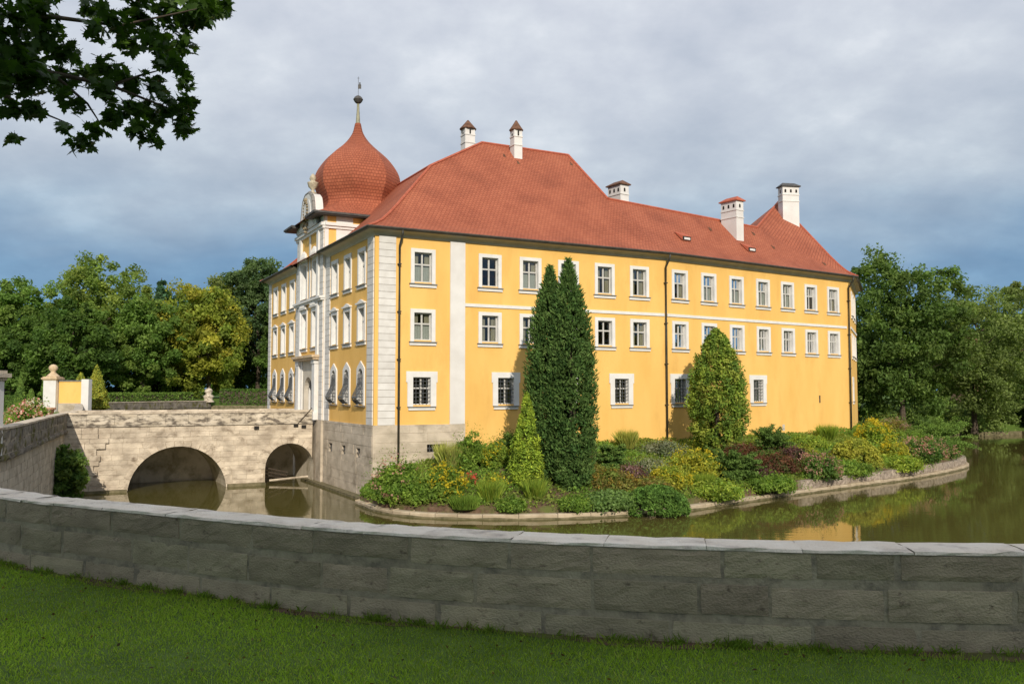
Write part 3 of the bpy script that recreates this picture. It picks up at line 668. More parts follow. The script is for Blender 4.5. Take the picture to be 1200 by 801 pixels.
# ridge and hip tiles
def ridge(path, r=.085, parent=castle):
    b = MB(); b.tube([(p[0], p[1], p[2]+.03) for p in path], r, 6); b.build('ridge_tiles', 'roof_tile', parent)
MATS['roof_plain'] = pmat('roof_plain', (.36, .09, .05), (.46, .13, .075), 4, .85)
def ridge(path, r=.085, parent=castle):
    b = MB(); b.tube([(p[0], p[1], p[2]+.03) for p in path], r, 6); b.build('ridge_tiles', 'roof_plain', parent)
ridge(Lp, parent=rfA); ridge([Lp[-1], Rp[-1]], parent=rfA); ridge(Rp[11:], parent=rfA); ridge([Fp[-1], Gp[-1]], parent=rfL); ridge(Gp, parent=rfL)
ridge([bl_[-1], br_[-1]], parent=rfB); ridge(hip, parent=rfE); ridge([br_[-1], AP], parent=rfE)

# --- tower with onion dome
TC = CO + dL*12.9 - FL.n*3.05
TA = math.atan2(dL[1], dL[0])
dome = [(3.95, 13.42, 1), (3.55, 13.60, 1), (3.15, 13.85, .9), (2.75, 14.2, .6), (2.52, 14.5, .3), (2.44, 14.8, .1), (2.56, 15.23, 0), (2.84, 15.82, 0), (2.95, 16.42, 0), (2.84, 17.02, 0), (2.5, 17.61, 0), (2.0, 18.21, 0), (1.3, 18.81, 0), (.82, 19.26, 0), (.52, 19.65, 0), (.34, 20.0, 0), (.2, 20.6, 0)]
dz = np.array([d[1] for d in dome]); zz = np.linspace(13.42, 20.6, 46)
def smooth_interp(xq, x, y):
    out = []
    for q in xq:
        i = min(max(int(np.searchsorted(x, q))-1, 0), len(x)-2); t = (q-x[i])/(x[i+1]-x[i])
        m0 = (y[min(i+1, len(x)-1)]-y[max(i-1, 0)])/(x[min(i+1, len(x)-1)]-x[max(i-1, 0)]); m1 = (y[min(i+2, len(x)-1)]-y[i])/(x[min(i+2, len(x)-1)]-x[i]); h = x[i+1]-x[i]
        out.append((2*t**3-3*t*t+1)*y[i]+(t**3-2*t*t+t)*h*m0+(-2*t**3+3*t*t)*y[i+1]+(t**3-t*t)*h*m1)
    return out
rr = smooth_interp(zz, dz, np.array([d[0] for d in dome])); ss = np.interp(zz, dz, [d[2] for d in dome])
rows, uvs, vv = [], [], 0
for i, z in enumerate(zz):
    if i: vv += math.hypot(zz[i]-zz[i-1], rr[i]-rr[i-1])
    r, u = [], []
    for j in range(33):
        th = 2*math.pi*j/32
        a8 = (th % (math.pi/4)) - math.pi/8; ro = math.cos(math.pi/8)/math.cos(a8)      # octagon with a flat to each tower side
        t8 = (th + math.pi/8) % (math.pi/4) - math.pi/8; ro = math.cos(math.pi/8)/math.cos(t8)*1.0
        rs = .98/max(abs(math.cos(th)), abs(math.sin(th)))
        rd = rr[i]*((1-ss[i])*ro + ss[i]*rs)
        p = (TC[0]+rd*math.cos(th+TA), TC[1]+rd*math.sin(th+TA), z); r.append(p); u.append((th*2.9, vv))
    rows.append(r); uvs.append(u)
b = MB(); b.grid(rows, uvs); dom = b.build('dome', 'roof_tile', castle)
b = MB(); b.lathe((TC[0], TC[1], 20.4), [(.22, 0), (.16, .15), (.09, 1.2), (.08, 1.62)], 10); b.build('finial', 'copper', dom, smooth=True)
b = MB(); b.lathe((TC[0], TC[1], 21.98), [(.08, 0), (.2, .08), (.29, .2), (.31, .27), (.34, .29), (.34, .33), (.31, .35), (.26, .46), (.15, .55), (.03, .6)], 14); b.build('finial_ball', 'dark_lead', dom, smooth=True)
b = MB(); b.tube([(TC[0], TC[1], 22.5), (TC[0], TC[1], 23.9)], .014, 6); b.tube([(TC[0]-.08, TC[1], 23.8), (TC[0]+.08, TC[1], 23.8)], .012, 6)
b.box(TC[0]-.02, TC[0]+.2, TC[1]-.012, TC[1]+.012, 23.05, 23.35); b.box(TC[0]+.06, TC[0]+.15, TC[1]-.014, TC[1]+.014, 23.35, 23.5); b.build('weather_vane', 'dark_lead', dom)
b = MB()
FTW = Frame(TC, dL, FL.n)
for e, z0, z1 in ((4.0, 13.24, 13.30), (4.08, 13.301, 13.43)):
    b.fbox(FTW, -e, e, -e, 3.0, z0, z1); b.fbox(FTW, -e, -1.75, 3.0, e, z0, z1); b.fbox(FTW, 1.75, e, 3.0, e, z0, z1)
b.build('tower_eaves', 'dark_lead', castle)
# gable over the entrance bay
def plate(fr, pts, y0, y1):
    b = MB(); n = len(pts); b.add([fr(s, y0, z) for s, z in pts] + [fr(s, y1, z) for s, z in pts], [tuple(range(n)), tuple(range(n, 2*n))] + [(i, (i+1) % n, n+(i+1) % n, n+i) for i in range(n)]); return b
half = [(2.6, 12.85), (2.55, 13.1), (1.9, 13.35), (1.55, 13.7), (1.4, 14.1), (1.3, 14.5), (1.1, 14.9), (.7, 15.15), (.45, 15.25)]
gpts = [(12.9+a, z) for a, z in half] + [(12.9-a, z) for a, z in half[::-1]]
gable = plate(FLB, gpts, -.45, .30).build('gable', 'white_plaster', castle)
hi_ = [(2.0, 12.95), (1.4, 13.3), (1.05, 13.9), (.95, 14.4), (.6, 14.8)]
plate(FLB, [(12.9+a, z) for a, z in hi_] + [(12.9-a, z) for a, z in hi_[::-1]], .30, .33).build('field', 'white_plaster', gable)
b = MB()
for i in range(len(half)-1):
    for sg in (-1, 1):
        (a, z), (a2, z2) = half[i], half[i+1]; b.tube([FLB(12.9+sg*a, .2, z+.03), FLB(12.9+sg*a2, .2, z2+.03)], .13, 6)
b.tube([FLB(12.4, .2, 15.28), FLB(13.4, .2, 15.28)], .13, 6); b.build('coping', 'grey_metal', gable)
b = MB()
for k_ in range(16):
    t = 2*math.pi*k_/16; b.lathe(FLB(12.9+.42*math.cos(t), .36, 14.15+.55*math.sin(t)-.06), [(.03, 0), (.11, .04), (.11, .1), (.03, .14)], 6)
for (a, z, r) in ((0, 13.35, .2), (.4, 13.5, .16), (-.4, 13.5, .16), (.5, 13.15, .14), (-.5, 13.15, .14), (0, 14.85, .16), (.2, 12.95, .13), (-.2, 12.95, .13), (0, 12.7, .12)):
    b.lathe(FLB(12.9+a, .36, z-r), [(r*.3, 0), (r, r*.6), (r*1.05, r), (r*.8, r*1.5), (r*.2, r*2)], 8)
b.build('cartouche', 'ornament', gable)
b = MB(); e = [(12.9+.33*math.cos(t), 14.15+.45*math.sin(t)) for t in np.linspace(0, 2*math.pi, 17)[:-1]]; plate(FLB, e, .33, .40).build('shield', 'white_trim', gable)
b = MB(); b.lathe(FLB(12.9, -.1, 15.3), [(.26, 0), (.26, .12), (.12, .2), (.1, .3), (.3, .5), (.36, .72), (.38, .8), (.2, .86), (.16, .95), (.24, 1.05), (.2, 1.2), (.06, 1.4)], 12); b.build('urn', 'gold_stone', gable, smooth=True)

# --- chimneys, hatches
def chimney(fr, s, inn_, zb, zt, a, c, nh, cap, parent=castle, conical=False):
    """a: size along the wall, c: size across; nh: openings on the long face"""
    b = MB(); b.fbox(fr, s-a/2, s+a/2, -inn_-c/2, -inn_+c/2, zb, zt)
    o = b.build('chimney', 'white_plaster', parent)
    h = zt-zb
    b = MB()
    if conical: zs_ = (zt-1.1, zt-.5)
    else: zs_ = (zt-.72, zt-1.25)
    for z in zs_: b.fbox(fr, s-a/2-.04, s+a/2+.04, -inn_-c/2-.04, -inn_+c/2+.04, z, z+.07)
    b.build('band', 'white_quoin', o)
    b = MB(); e = .13
    q = [fr(s-a/2-e, -inn_-c/2-e, zt), fr(s+a/2+e, -inn_-c/2-e, zt), fr(s+a/2+e, -inn_+c/2+e, zt), fr(s-a/2-e, -inn_+c/2+e, zt)]
    if conical:
        b.lathe(fr(s, -inn_, zt), [(a*.78, 0), (a*.8, .05), (a*.6, .22), (a*.3, .5), (.05, .72)], 12); b.build('cap', 'brown_cap', o)
    else:
        l = max(a, c); top = [fr(s-(a/2-.2 if a > c else 0), -inn_-(c/2-.2 if c > a else 0), zt+.38), fr(s+(a/2-.2 if a > c else .0), -inn_+(c/2-.2 if c >= a else 0), zt+.38)]
        b.add(q + [(p[0], p[1], p[2]+.07) for p in q], [(0, 1, 2, 3), (0, 1, 5, 4), (1, 2, 6, 5), (2, 3, 7, 6), (3, 0, 4, 7)])
        b.add([(p[0], p[1], p[2]+.07) for p in q] + top, [(0, 1, 4), (1, 2, 5, 4), (2, 3, 5), (3, 0, 4, 5)] if a <= c else [(0, 1, 5, 4), (1, 2, 5), (2, 3, 4, 5), (3, 0, 4)]); b.build('cap', cap, o)
    def flue(fr2, ss_, off, z, wd, hh):
        pts = [(ss_-wd/2, z), (ss_+wd/2, z), (ss_+wd/2, z+hh)] + [(ss_+wd/2*math.cos(t), z+hh+wd/2*math.sin(t)) for t in np.linspace(.5, math.pi-.5, 4)] + [(ss_-wd/2, z+hh)]
        plate(fr2, pts, off-.02, off+.012).build('flue_opening', 'dark_hole', o)
    nfront = max(1, nh if a >= c else 1)
    for i in range(nfront): flue(fr, s-a/2+a*(i+.5)/nfront, -inn_+c/2, zt-(.5 if not conical else .42), .16 if not conical else .12, .2 if not conical else .3)
    side = Frame(fr(s-a/2, 0, 0)[:2], fr.n, -fr.d); ns = max(1, nh if c > a else 1)
    for i in range(ns): flue(side, -inn_-c/2+c*(i+.5)/ns, 0, zt-.5, .16, .2)
    return o
FK = Frame((-3.3, 64.5), dA, FA.n)
chimney(FK, 0, 0, 17.0, 21.6, .8, .8, 1, 'brown_cap', conical=True)
chimney(FA, 12.65, 7.55, 17.8, 20.0, .62, .62, 1, 'brown_cap', conical=True)
FK3 = Frame((7.75, 63.0), dB, FB.n); chimney(FK3, 0, 0, 13.5, 16.95, .8, 1.35, 3, 'brown_cap')
chimney(FB, 10.1, 3.1, 12.6, 16.05, .78, 1.45, 3, 'roof_plain')
FK5 = Frame((23.0, 71.9), dirv(R(80)), rgt(dirv(R(80)))); chimney(FK5, 0, 0, 13.6, 18.95, 1.45, .8, 3, 'dark_lead')
def hatch(fr, s, v):
    z = prof(v); b = MB(); wd = .42
    b.add([fr(s-wd, -v, z+.05), fr(s+wd, -v, z+.05), fr(s+wd, -v, z+.36), fr(s-wd, -v, z+.36), fr(s-wd*1.1, -v-.75, prof(v+.75)+.02), fr(s+wd*1.1, -v-.75, prof(v+.75)+.02)], [(0, 1, 2, 3), (3, 2, 5, 4), (0, 3, 4), (1, 2, 5)])
    o = b.build('roof_hatch', 'roof_plain', castle)
    b = MB(); b.fbox(fr, s-wd*.96, s+wd*.96, -v-.02, -v+.01, z+.07, z+.34); f_ = b.build('hatch_shadow', 'dark_hole', o)  # near-black panel painted in for the shadow under the hood
    b = MB(); b.fbox(fr, s-wd*.6, s+wd*.75, -v-.02, -v+.02, z+.12, z+.26); b.build('hatch_window', 'white_trim', o)
hatch(FB, 3.6, 1.5); hatch(FB, 10.1, 1.3)
for s, v in ((12.4, 6.7), (11.6, 7.2), (17.0, 7.3)):
    b = MB(); z = prof(v); b.add([FA(s-.1, -v, z), FA(s+.1, -v, z), FA(s, -v, z+.16), FA(s, -v-.35, z+.36)], [(0, 1, 2), (0, 2, 3), (1, 2, 3)]); b.build('vent_tile', 'brown_cap', castle)
for s, v in ((7.6, 2.9), (12.6, 3.1), (18.2, .9), (13.5, 2.0)):
    b = MB(); z = prof(v); b.add([FB(s-.1, -v, z), FB(s+.1, -v, z), FB(s, -v, z+.16), FB(s, -v-.35, z+.36)], [(0, 1, 2), (0, 2, 3), (1, 2, 3)]); b.build('vent_tile', 'brown_cap', castle)
# small wall openings of the right wing
mb = MB(); mb.fbox(FB, 15.8, 15.95, -.02, .01, 1.2, 1.75); mb.build('wall_slot', 'bark', castle)
mb = MB(); mb.fbox(FB, 11.5, 11.75, -.02, .02, -.75, -.3); mb.build('vent_plate', 'cornice', castle)

# ------------------------------------------------------------------ bridge
bridge = empty('bridge', (*FL(10.8, 7, 0)[:2], -3.75)); tag(bridge, 'weathered stone bridge with two round arches leading to the castle gate', 'bridge')
FBR = Frame(CO+dL*10.8, FL.n, -dL)             # s runs away from the castle; outwards = towards the photographer
BW = 4.3; BW = 5.0; ARCH = [(1.85, -2.75, 1.53), (8.48, -4.0, 2.78)]; QE = 14.85; ZT = .1
def arch_z(q):
    z = -4.9
    for c, zc_, r in ARCH:
        if abs(q-c) < r: z = max(z, zc_+math.sqrt(r*r-(q-c)**2))
    return z
qs = sorted(set(np.round(np.concatenate([np.linspace(.42, QE, 60)] + [c+r*np.cos(np.linspace(0, math.pi, 33)) for c, zc_, r in ARCH] + [[c-r-.001, c+r+.001] for c, zc_, r in ARCH]), 4)))
qs = [q for q in qs if .42 <= q <= QE]
b = MB(); b.grid([[FBR(q, 0, arch_z(q)) for q in qs], [FBR(q, 0, ZT) for q in qs]])
b.grid([[FBR(q, 0, ZT-.15) for q in qs], [FBR(q, -BW, ZT-.15) for q in qs]])
b.build('spandrel_wall', 'bridge_mortar', bridge)
b = MB(); b.grid([[FBR(q, -BW, -4.9) for q in qs], [FBR(q, -BW, ZT) for q in qs]]); b.build('rear_wall', 'arch_stone_lit', bridge)
b = MB()
for c, zc_, r in ARCH:
    pts = [(c+r, -4.9)] + [(c+r*math.cos(t), zc_+r*math.sin(t)) for t in np.linspace(0, math.pi, 30)] + [(c-r, -4.9)]
    pts = [p for p in pts if p[0] >= .3]
    b.grid([[FBR(a, .0, z) for a, z in pts], [FBR(a, -BW+.02, z) for a, z in pts]])
b.build('arch_barrel', 'arch_stone_lit', bridge)
rs = random.Random(21)
for c, zc_, r in ARCH:         # voussoirs
    n = 19 if r > 2 else 15; th = .32 if r > 2 else .42
    for k in range(n):
        t0, t1 = math.pi*k/n+.006, math.pi*(k+1)/n-.006; pr = .03+rs.uniform(0, .015); r2_ = r+th*rs.uniform(.85, 1.1)
        q = [(c+a*math.cos(t), zc_+a*math.sin(t)) for a, t in ((r+.004, t0), (r+.004, t1), (r2_, t1), (r2_, t0))]
        if min(p[0] for p in q) < .45: continue
        mb = MB(); mb.hexa([FBR(p[0], y, p[1]) for y in (-.3, pr) for p in q]); mb.build('voussoir', 'bridge_stone', bridge)
z = -3.62
while z < ZT-.12:               # face stones
    h = rs.uniform(.26, .36); h = min(h, ZT-.1-z); iv = []
    for c, zc_, r in ARCH:
        R2 = r+.06; dzz = min(max(0, zc_-z), 0) if z > zc_ else 0
        zq = max(z, zc_)
        if zq-zc_ < R2: hw = math.sqrt(R2*R2-(zq-zc_)**2) if z+h > zc_-2 else R2; iv.append((c-hw-.05, c+hw+.05))
    a = .45
    while a < QE-.05:
        l = rs.uniform(.55, 1.15); e = min(a+l, QE)
        if QE-e < .3: e = QE
        s0_, e0_ = a, e
        for i0_, i1_ in iv:
            if s0_ >= i0_ and e0_ <= i1_: e0_ = s0_
            elif s0_ < i0_ < e0_: e0_ = min(e0_, i0_)
            elif s0_ < i1_ < e0_: s0_ = i1_
        if e0_-s0_ > .12:
            buttress = .14 if s0_ > 12.25 else 0
            mb = MB(); mb.fbox(FBR, s0_+.008, e0_-.008, -.1, .006+rs.uniform(0, .03)+buttress, z+.007, z+h-.007); mb.build('stone', 'bridge_stone', bridge)
        a = e
    z += h
for side, nm in ((0, 'near'), (1, 'far')):
    o0, o1 = (-.35, .06) if side == 0 else (-BW-.06, -BW+.35)
    b = MB(); b.fbox(FBR, .45, QE, o0-.02 if side == 0 else o0-.06, o1+.055 if side == 0 else o1+.02, ZT-.09, ZT+.02); b.build('string_course', 'parapet_stone', bridge)
    a = .45; zt_ = .74
    while a < QE-.1:
        l = rs.uniform(.9, 1.7); e = a+l if QE-a-l > .5 else QE
        b = MB(); b.fbox(FBR, a+.006, e-.006, o0+rs.uniform(0, .02), o1-rs.uniform(0, .025), ZT+.03, zt_); b.build('parapet_stone', 'parapet_stone', bridge); a = e
    a = .45
    while a < QE-.1:
        l = rs.uniform(1.1, 1.9); e = a+l if QE-a-l > .6 else QE
        b = MB(); b.fbox(FBR, a+.005, e-.005, o0-.03, o1+.03, zt_, .87+rs.uniform(-.012, .012)); b.build('coping_stone', 'bridge_stone', bridge); a = e
b = MB(); b.fbox(FBR, .45, QE+3, -BW+.35, -.37, ZT-.1, ZT+.02); b.build('deck', 'path', bridge)
b = MB(); b.fbox(FBR, 3.4, 5.65, -.2, .32, -4.6, -3.58); b.build('footing', 'wet_stone', bridge)
b = MB(); b.fbox(FBR, 11.3, 14.3, -.2, .42, -4.6, -3.62); b.build('footing', 'wet_stone', bridge)
b = MB(); b.tube([FBR(.5, .1, 1.0), FBR(1.45, .1, -.05)], .03, 6); o = b.build('leaning_pole', 'bark', None); tag(o, 'thin dark pole leaning on bridge parapet beside the castle gate', 'pole')
for i, (qq, zq) in enumerate(((3.95, -.2), (1.0, -.18), (1.5, -.1))):
    b = MB(); b.fbox(FBR, qq-.14, qq+.14, .0, .1, zq-.1, zq+.1); b.build('drain_hole', 'dark_hole', bridge)
# old timbers under the small arch
for k, (z0, z1) in enumerate(((-2.75, -3.2), (-3.0, -3.42), (-3.25, -3.6))):
    b = MB(); b.tube([FBR(3.3, -.9-.3*k, z0), FBR(1.6, -1.6-.2*k, z1)], .06, 6); o = b.build('timber', 'bark', None); tag(o, ['uppermost of the old dark timbers slanting under the small arch', 'middle one of the old dark timbers slanting under the small arch', 'lowest of the old dark timbers slanting under the small arch'][k], 'beam', 'timbers under the small arch')
b = MB(); b.tube([FBR(3.0, -.5, -3.55), FBR(.6, -.3, -3.38)], .07, 6); o = b.build('timber', 'bridge_stone', None); tag(o, 'pale timber lying across the small arch just above water', 'beam')

# ------------------------------------------------------------------ moat walls
def rock_block(path, s0, s1, off0, off1, z0, z1, seed, nx=7, nz=4, amp=.012, rnd_=.02):
    """stone with a rough face at off1 (visible side), flat back at off0; offsets are left of travel"""
    r = np.random.default_rng(seed); mb = MB(); rows = []
    sg = 1 if off1 > off0 else -1
    a = np.linspace(s0, s1, nx+1); zz_ = np.linspace(z0, z1, nz+1)
    for j, z in enumerate(zz_):
        row = []
        for i, s in enumerate(a):
            e = min(i, nx-i)/nx*(s1-s0); ez = min(j, nz-j)/nz*(z1-z0)
            d = r.normal()*amp - (rnd_ if (i in (0, nx) or j in (0, nz)) else 0)
            row.append(path(s+r.normal()*.004, off1+sg*d, z+(r.normal()*.004 if 0 < j < nz else 0)))
        rows.append(row)
    mb.grid(rows)
    k = len(mb.v); m = nx+1
    back = [path(s0, off0, z0), path(s1, off0, z0), path(s1, off0, z1), path(s0, off0, z1)]
    mb.v += [tuple(p) for p in back]
    top = [nz*m+i for i in range(m)]; bot = list(range(m)); lf = [j*m for j in range(nz+1)]; rt = [j*m+nx for j in range(nz+1)]
    mb.f += [tuple(top[::-1])+(k+3, k+2), tuple(bot)+(k+1, k), tuple(lf[::-1])+(k, k+3)[::1], tuple(rt)+(k+2, k+1), (k, k+1, k+2, k+3)]
    return mb
nw = empty('moat_wall', (0, 7.9, 0)); tag(nw, 'low curved grey sandstone wall with pale coping beside the lawn', 'wall')
rs = random.Random(5); sd = 100
# travel of `near` runs from far left to right; land side is to the right of travel (off < 0)
b = MB(); ss_ = np.linspace(0, near.len, 160)
b.grid([[near(s, -.020, -.25) for s in ss_], [near(s, -.020, .77) for s in ss_]]); b.grid([[near(s, .40, -5) for s in ss_], [near(s, .40, .77) for s in ss_]]); b.grid([[near(s, -.020, .77) for s in ss_], [near(s, .40, .77) for s in ss_]])
b.build('mortar_core', 'wall_mortar', nw)
for z0, z1, lens in ((-.22, .195, (.7, 1.15)), (.215, .51, (.55, 1.2)), (.53, .770, (.65, 1.15))):
    a = rs.uniform(0, .3)
    while a < near.len-.2:
        l = rs.uniform(*lens)*(1.6 if a < 18 else 1); e = min(a+l, near.len); sd += 1; g = rs.uniform(.012, .030)
        top = z1 - rs.uniform(0, .035) if z1 < .7 else z1-.002
        if e-a > .2: rock_block(near, a+g, e-g, .1, -.027-rs.uniform(0, .010), z0+rs.uniform(.008, .036), top-.006, sd, 10, 5, .0026, .007).build('stone', 'wall_stone', nw)
        a = e
a = .2
while a < near.len-.2:
    l = rs.uniform(.6, 1.05); e = min(a+l, near.len); sd += 1; r = np.random.default_rng(sd)
    n = 7; rows = []
    for off in (-.028, -.02, .10, .21, .32, .42, .43):
        rows.append([near(s, off-.006*(off < 0)+r.normal()*.005, .797+r.normal()*.004 if -.025 < off < .425 else .772) for s in np.linspace(a+.002, e-.002, n)])
    b = MB(); b.grid(rows); b.build('coping_stone', 'coping', nw); a = e
# left retaining wall: dark mossy parapet above pale ashlar, seen from across the water
lw = Path(LEFTW); rw = empty('moat_wall', (-21, 39, -3.75)); tag(rw, 'moat retaining wall of pale ashlar under a dark mossy parapet left of the bridge', 'wall')
b = MB(); ss_ = np.linspace(0, lw.len, 60)
b.grid([[lw(s, .12, -5) for s in ss_], [lw(s, .12, -.3) for s in ss_], [lw(s, .0, -.28) for s in ss_], [lw(s, .0, .76) for s in ss_], [lw(s, .45, .76) for s in ss_], [lw(s, .45, -.2) for s in ss_]]); b.build('mortar_core', 'ashlar_joint', rw)
z = -3.6; k = 0
while z < -.34:
    h = .36; a = (k % 2)*.3; k += 1
    while a < lw.len-.05:
        l = rs.uniform(.55, .85); e = min(a+l, lw.len); sd += 1
        if e-a > .15: rock_block(lw, a+.012, e-.012, .3, .12-.02-rs.uniform(0, .012), z+.012, min(z+h, -.31)-.006, sd, 2, 2, .004, .01).build('stone', 'ashlar', rw)
        a = e
    z += h
for z0, z1, o_, lens, mt in ((-.30, -.1, -.07, (.9, 1.6), 'mossy_stone'), (-.09, .33, -.012, (.8, 1.5), 'mossy_stone'), (.34, .76, -.016, (.8, 1.5), 'mossy_stone')):
    a = rs.uniform(-.4, 0); a = max(a, 0)
    while a < lw.len-.05:
        l = rs.uniform(*lens); e = min(a+l, lw.len); sd += 1
        if e-a > .2: rock_block(lw, a+.008, e-.008, .2, o_-rs.uniform(0, .02), z0, z1-.008, sd, 5, 3, .012, .02).build('parapet_stone', mt, rw)
        a = e
a = 0
while a < lw.len-.1:
    l = rs.uniform(.9, 1.6); e = min(a+l, lw.len)
    b = MB(); b.grid([[lw(s, o_, z_) for s in np.linspace(a+.006, e-.006, 4)] for o_, z_ in ((-.05, .762), (-.055, .84), (.2, .855), (.48, .84), (.49, .762))]); b.build('coping_stone', 'bridge_stone', rw); a = e
bw = Path(BACKW); bwo = empty('moat_wall', (-40, 80, -3.75)); tag(bwo, 'long moat parapet beyond the bridge with a stone finial at its end', 'wall')
b = MB(); ss_ = np.linspace(0, bw.len, 90)
b.grid([[bw(s, .1, -5) for s in ss_], [bw(s, .1, -.1) for s in ss_], [bw(s, .0, -.08) for s in ss_], [bw(s, 0, .74) for s in ss_], [bw(s, .5, .74) for s in ss_], [bw(s, .5, -.3) for s in ss_]]); b.build('wall_body', 'mossy_stone', bwo)
a = 0
while a < bw.len-.1:
    e = min(a+rs.uniform(1.4, 2.2), bw.len)
    b = MB(); b.grid([[bw(s, o_, z_) for s in np.linspace(a+.006, e-.006, 4)] for o_, z_ in ((-.05, .742), (-.055, .83), (.53, .83), (.53, .742))]); b.build('coping_stone', 'bridge_stone', bwo); a = e
p = bw(bw.len-.2, .25, .6); b = MB(); b.lathe(p, [(.75, 0), (.75, .1), (.5, .35), (.62, .6), (.7, .8), (.4, 1.0), (.3, 1.1), (.5, 1.3), (.52, 1.5), (.35, 1.75), (.05, 1.85)], 12); b.build('finial', 'parapet_stone', bwo, smooth=True)

# shore kerb of the island
shore = Path([p[0] for p in PAIRS], .3)
sc = empty('shore_kerb', (10, 44, -3.75)); tag(sc, 'pale stone kerb edging the castle garden along the water', 'kerb')
s_wall = shore.s[np.argmin(np.linalg.norm(shore.p-np.array([16.3, 50.0]), axis=1))]
a = 0; sd = 900
while a < shore.len-.2:
    l = rs.uniform(1.0, 1.9); e = min(a+l, shore.len); sd += 1; ss_ = np.linspace(a+.01, e-.01, 5); j = rs.uniform(-.02, .02)
    b = MB(); b.grid([[shore(s, o_, z_+j) for s in ss_] for o_, z_ in ((-.22, -4.6), (-.22, -3.56), (-.17, -3.52), (.18, -3.52), (.2, -4.2))]); b.add([shore(a+.01, -.22, -4.6), shore(a+.01, -.22, -3.5+j), shore(a+.01, .18, -3.46+j), shore(a+.01, .2, -4.2)], [(0, 1, 2, 3)]); b.build('kerb_stone', 'curb', sc)
    if a > s_wall: rock_block(shore, a+.012, e-.012, .3, -.03, -3.515, -3.02+rs.uniform(-.03, .02), sd, 5, 3, .015, .02).build('wall_stone', 'curb_wall', sc)
    a = e

b = MB(); ss_ = np.linspace(0, shore.len, 160); b.grid([[shore(s, -.235, -4.5) for s in ss_], [shore(s, -.235, -3.67-.02*math.sin(s*3.1)) for s in ss_], [shore(s, -.21, -3.66-.02*math.sin(s*3.1)) for s in ss_]]); b.build('wet_line', 'wet_stone', sc)
# ------------------------------------------------------------------ gate piers beside the bridge
def pier(x, y, zt, wd, name, label, ball=True, cap='sandstone'):
    o = empty(name, (x, y, 0)); tag(o, label, 'gate pier')
    b = MB(); b.box(x-wd/2, x+wd/2, y-wd/2, y+wd/2, -.2, zt); b.build('shaft', 'white_plaster', o)
    b = MB(); e = wd/2
    for ex, z0, z1 in ((.06, zt, zt+.1), (.16, zt+.1, zt+.24), (.06, zt+.24, zt+.34)): b.box(x-e-ex, x+e+ex, y-e-ex, y+e+ex, z0, z1)
    c = b.build('cap', cap, o)
    if ball:
        b = MB(); b.lathe((x, y, zt+.34), [(wd*.55, 0), (wd*.45, .12), (wd*.22, .38), (wd*.18, .45), (.2, .5), (.36, .66), (.42, .84), (.36, 1.02), (.2, 1.16), (.03, 1.2)], 16); b.build('ball', cap, c, smooth=True)
pier(-17.85, 29.6, 2.45, .85, 'gate_pier', 'white plastered gate pier with plain stone cap standing at mossy parapet', False, 'base_stone')
pier(-44.4, 84.6, 3.1, 1.2, 'gate_pier', 'white gate pier with sandstone cap and ball finial', True)
gw = empty('garden_wall', (-42.3, 85, 0)); tag(gw, 'yellow garden wall panel with white end pier beside ball-topped gate pier', 'wall')
b = MB(); b.box(-43.75, -41.5, 84.5, 84.85, .9, 3.0); b.build('panel', 'yellow_plaster', gw)
b = MB(); b.box(-43.75, -41.5, 84.46, 84.9, -.2, .9); b.build('plinth', 'base_stone', gw)
b = MB(); b.box(-43.8, -41.5, 84.4, 84.95, 3.0, 3.1); b.build('coping', 'grey_metal', gw)
b = MB(); b.box(-41.5, -40.8, 84.3, 85.0, -.2, 3.2); b.build('end_pier', 'white_plaster', gw)

# ------------------------------------------------------------------ vegetation
def leaf_set(P, N, size, rng, aspect=.55, jit=.9):
    """rhombic leaves at P facing roughly N"""
    n = len(P); N = N + rng.normal(size=(n, 3))*jit; N /= np.linalg.norm(N, axis=1)[:, None]+1e-9
    t = np.cross(N, rng.normal(size=(n, 3))); t /= np.linalg.norm(t, axis=1)[:, None]+1e-9; b = np.cross(N, t)
    s = (size*rng.uniform(.65, 1.35, n))[:, None]
    V = np.stack([P-t*s, P-b*s*aspect+N*s*.12, P+t*s, P+b*s*aspect+N*s*.12], 1).reshape(-1, 3)
    return V, np.arange(4*n).reshape(-1, 4)
def blades(P, D, length, width, rng):
    """pointed blades rooted at P along D"""
    n = len(P); D = D/np.linalg.norm(D, axis=1)[:, None]; s = np.cross(D, rng.normal(size=(n, 3))); s /= np.linalg.norm(s, axis=1)[:, None]
    l = length[:, None]; w_ = width; droop = np.zeros((n, 3)); droop[:, 2] = -.25
    V = np.stack([P-s*w_, P+s*w_, P+D*l*.55+s*w_*.8, P+(D+droop*rng.uniform(0, 1.2, n)[:, None])*l], 1).reshape(-1, 3)
    return V, np.arange(4*n).reshape(-1, 4)
LEAFK = 2.0
def cols(n, palette, rng, var=.22, idx=None):
    pal = np.array(palette); k = rng.integers(0, len(pal), n) if idx is None else idx
    return LEAFK*pal[k]*(1+rng.normal(size=n)*var).clip(.45, 1.7)[:, None]
def sph(n, rng):
    d = rng.normal(size=(n, 3)); return d/np.linalg.norm(d, axis=1)[:, None]
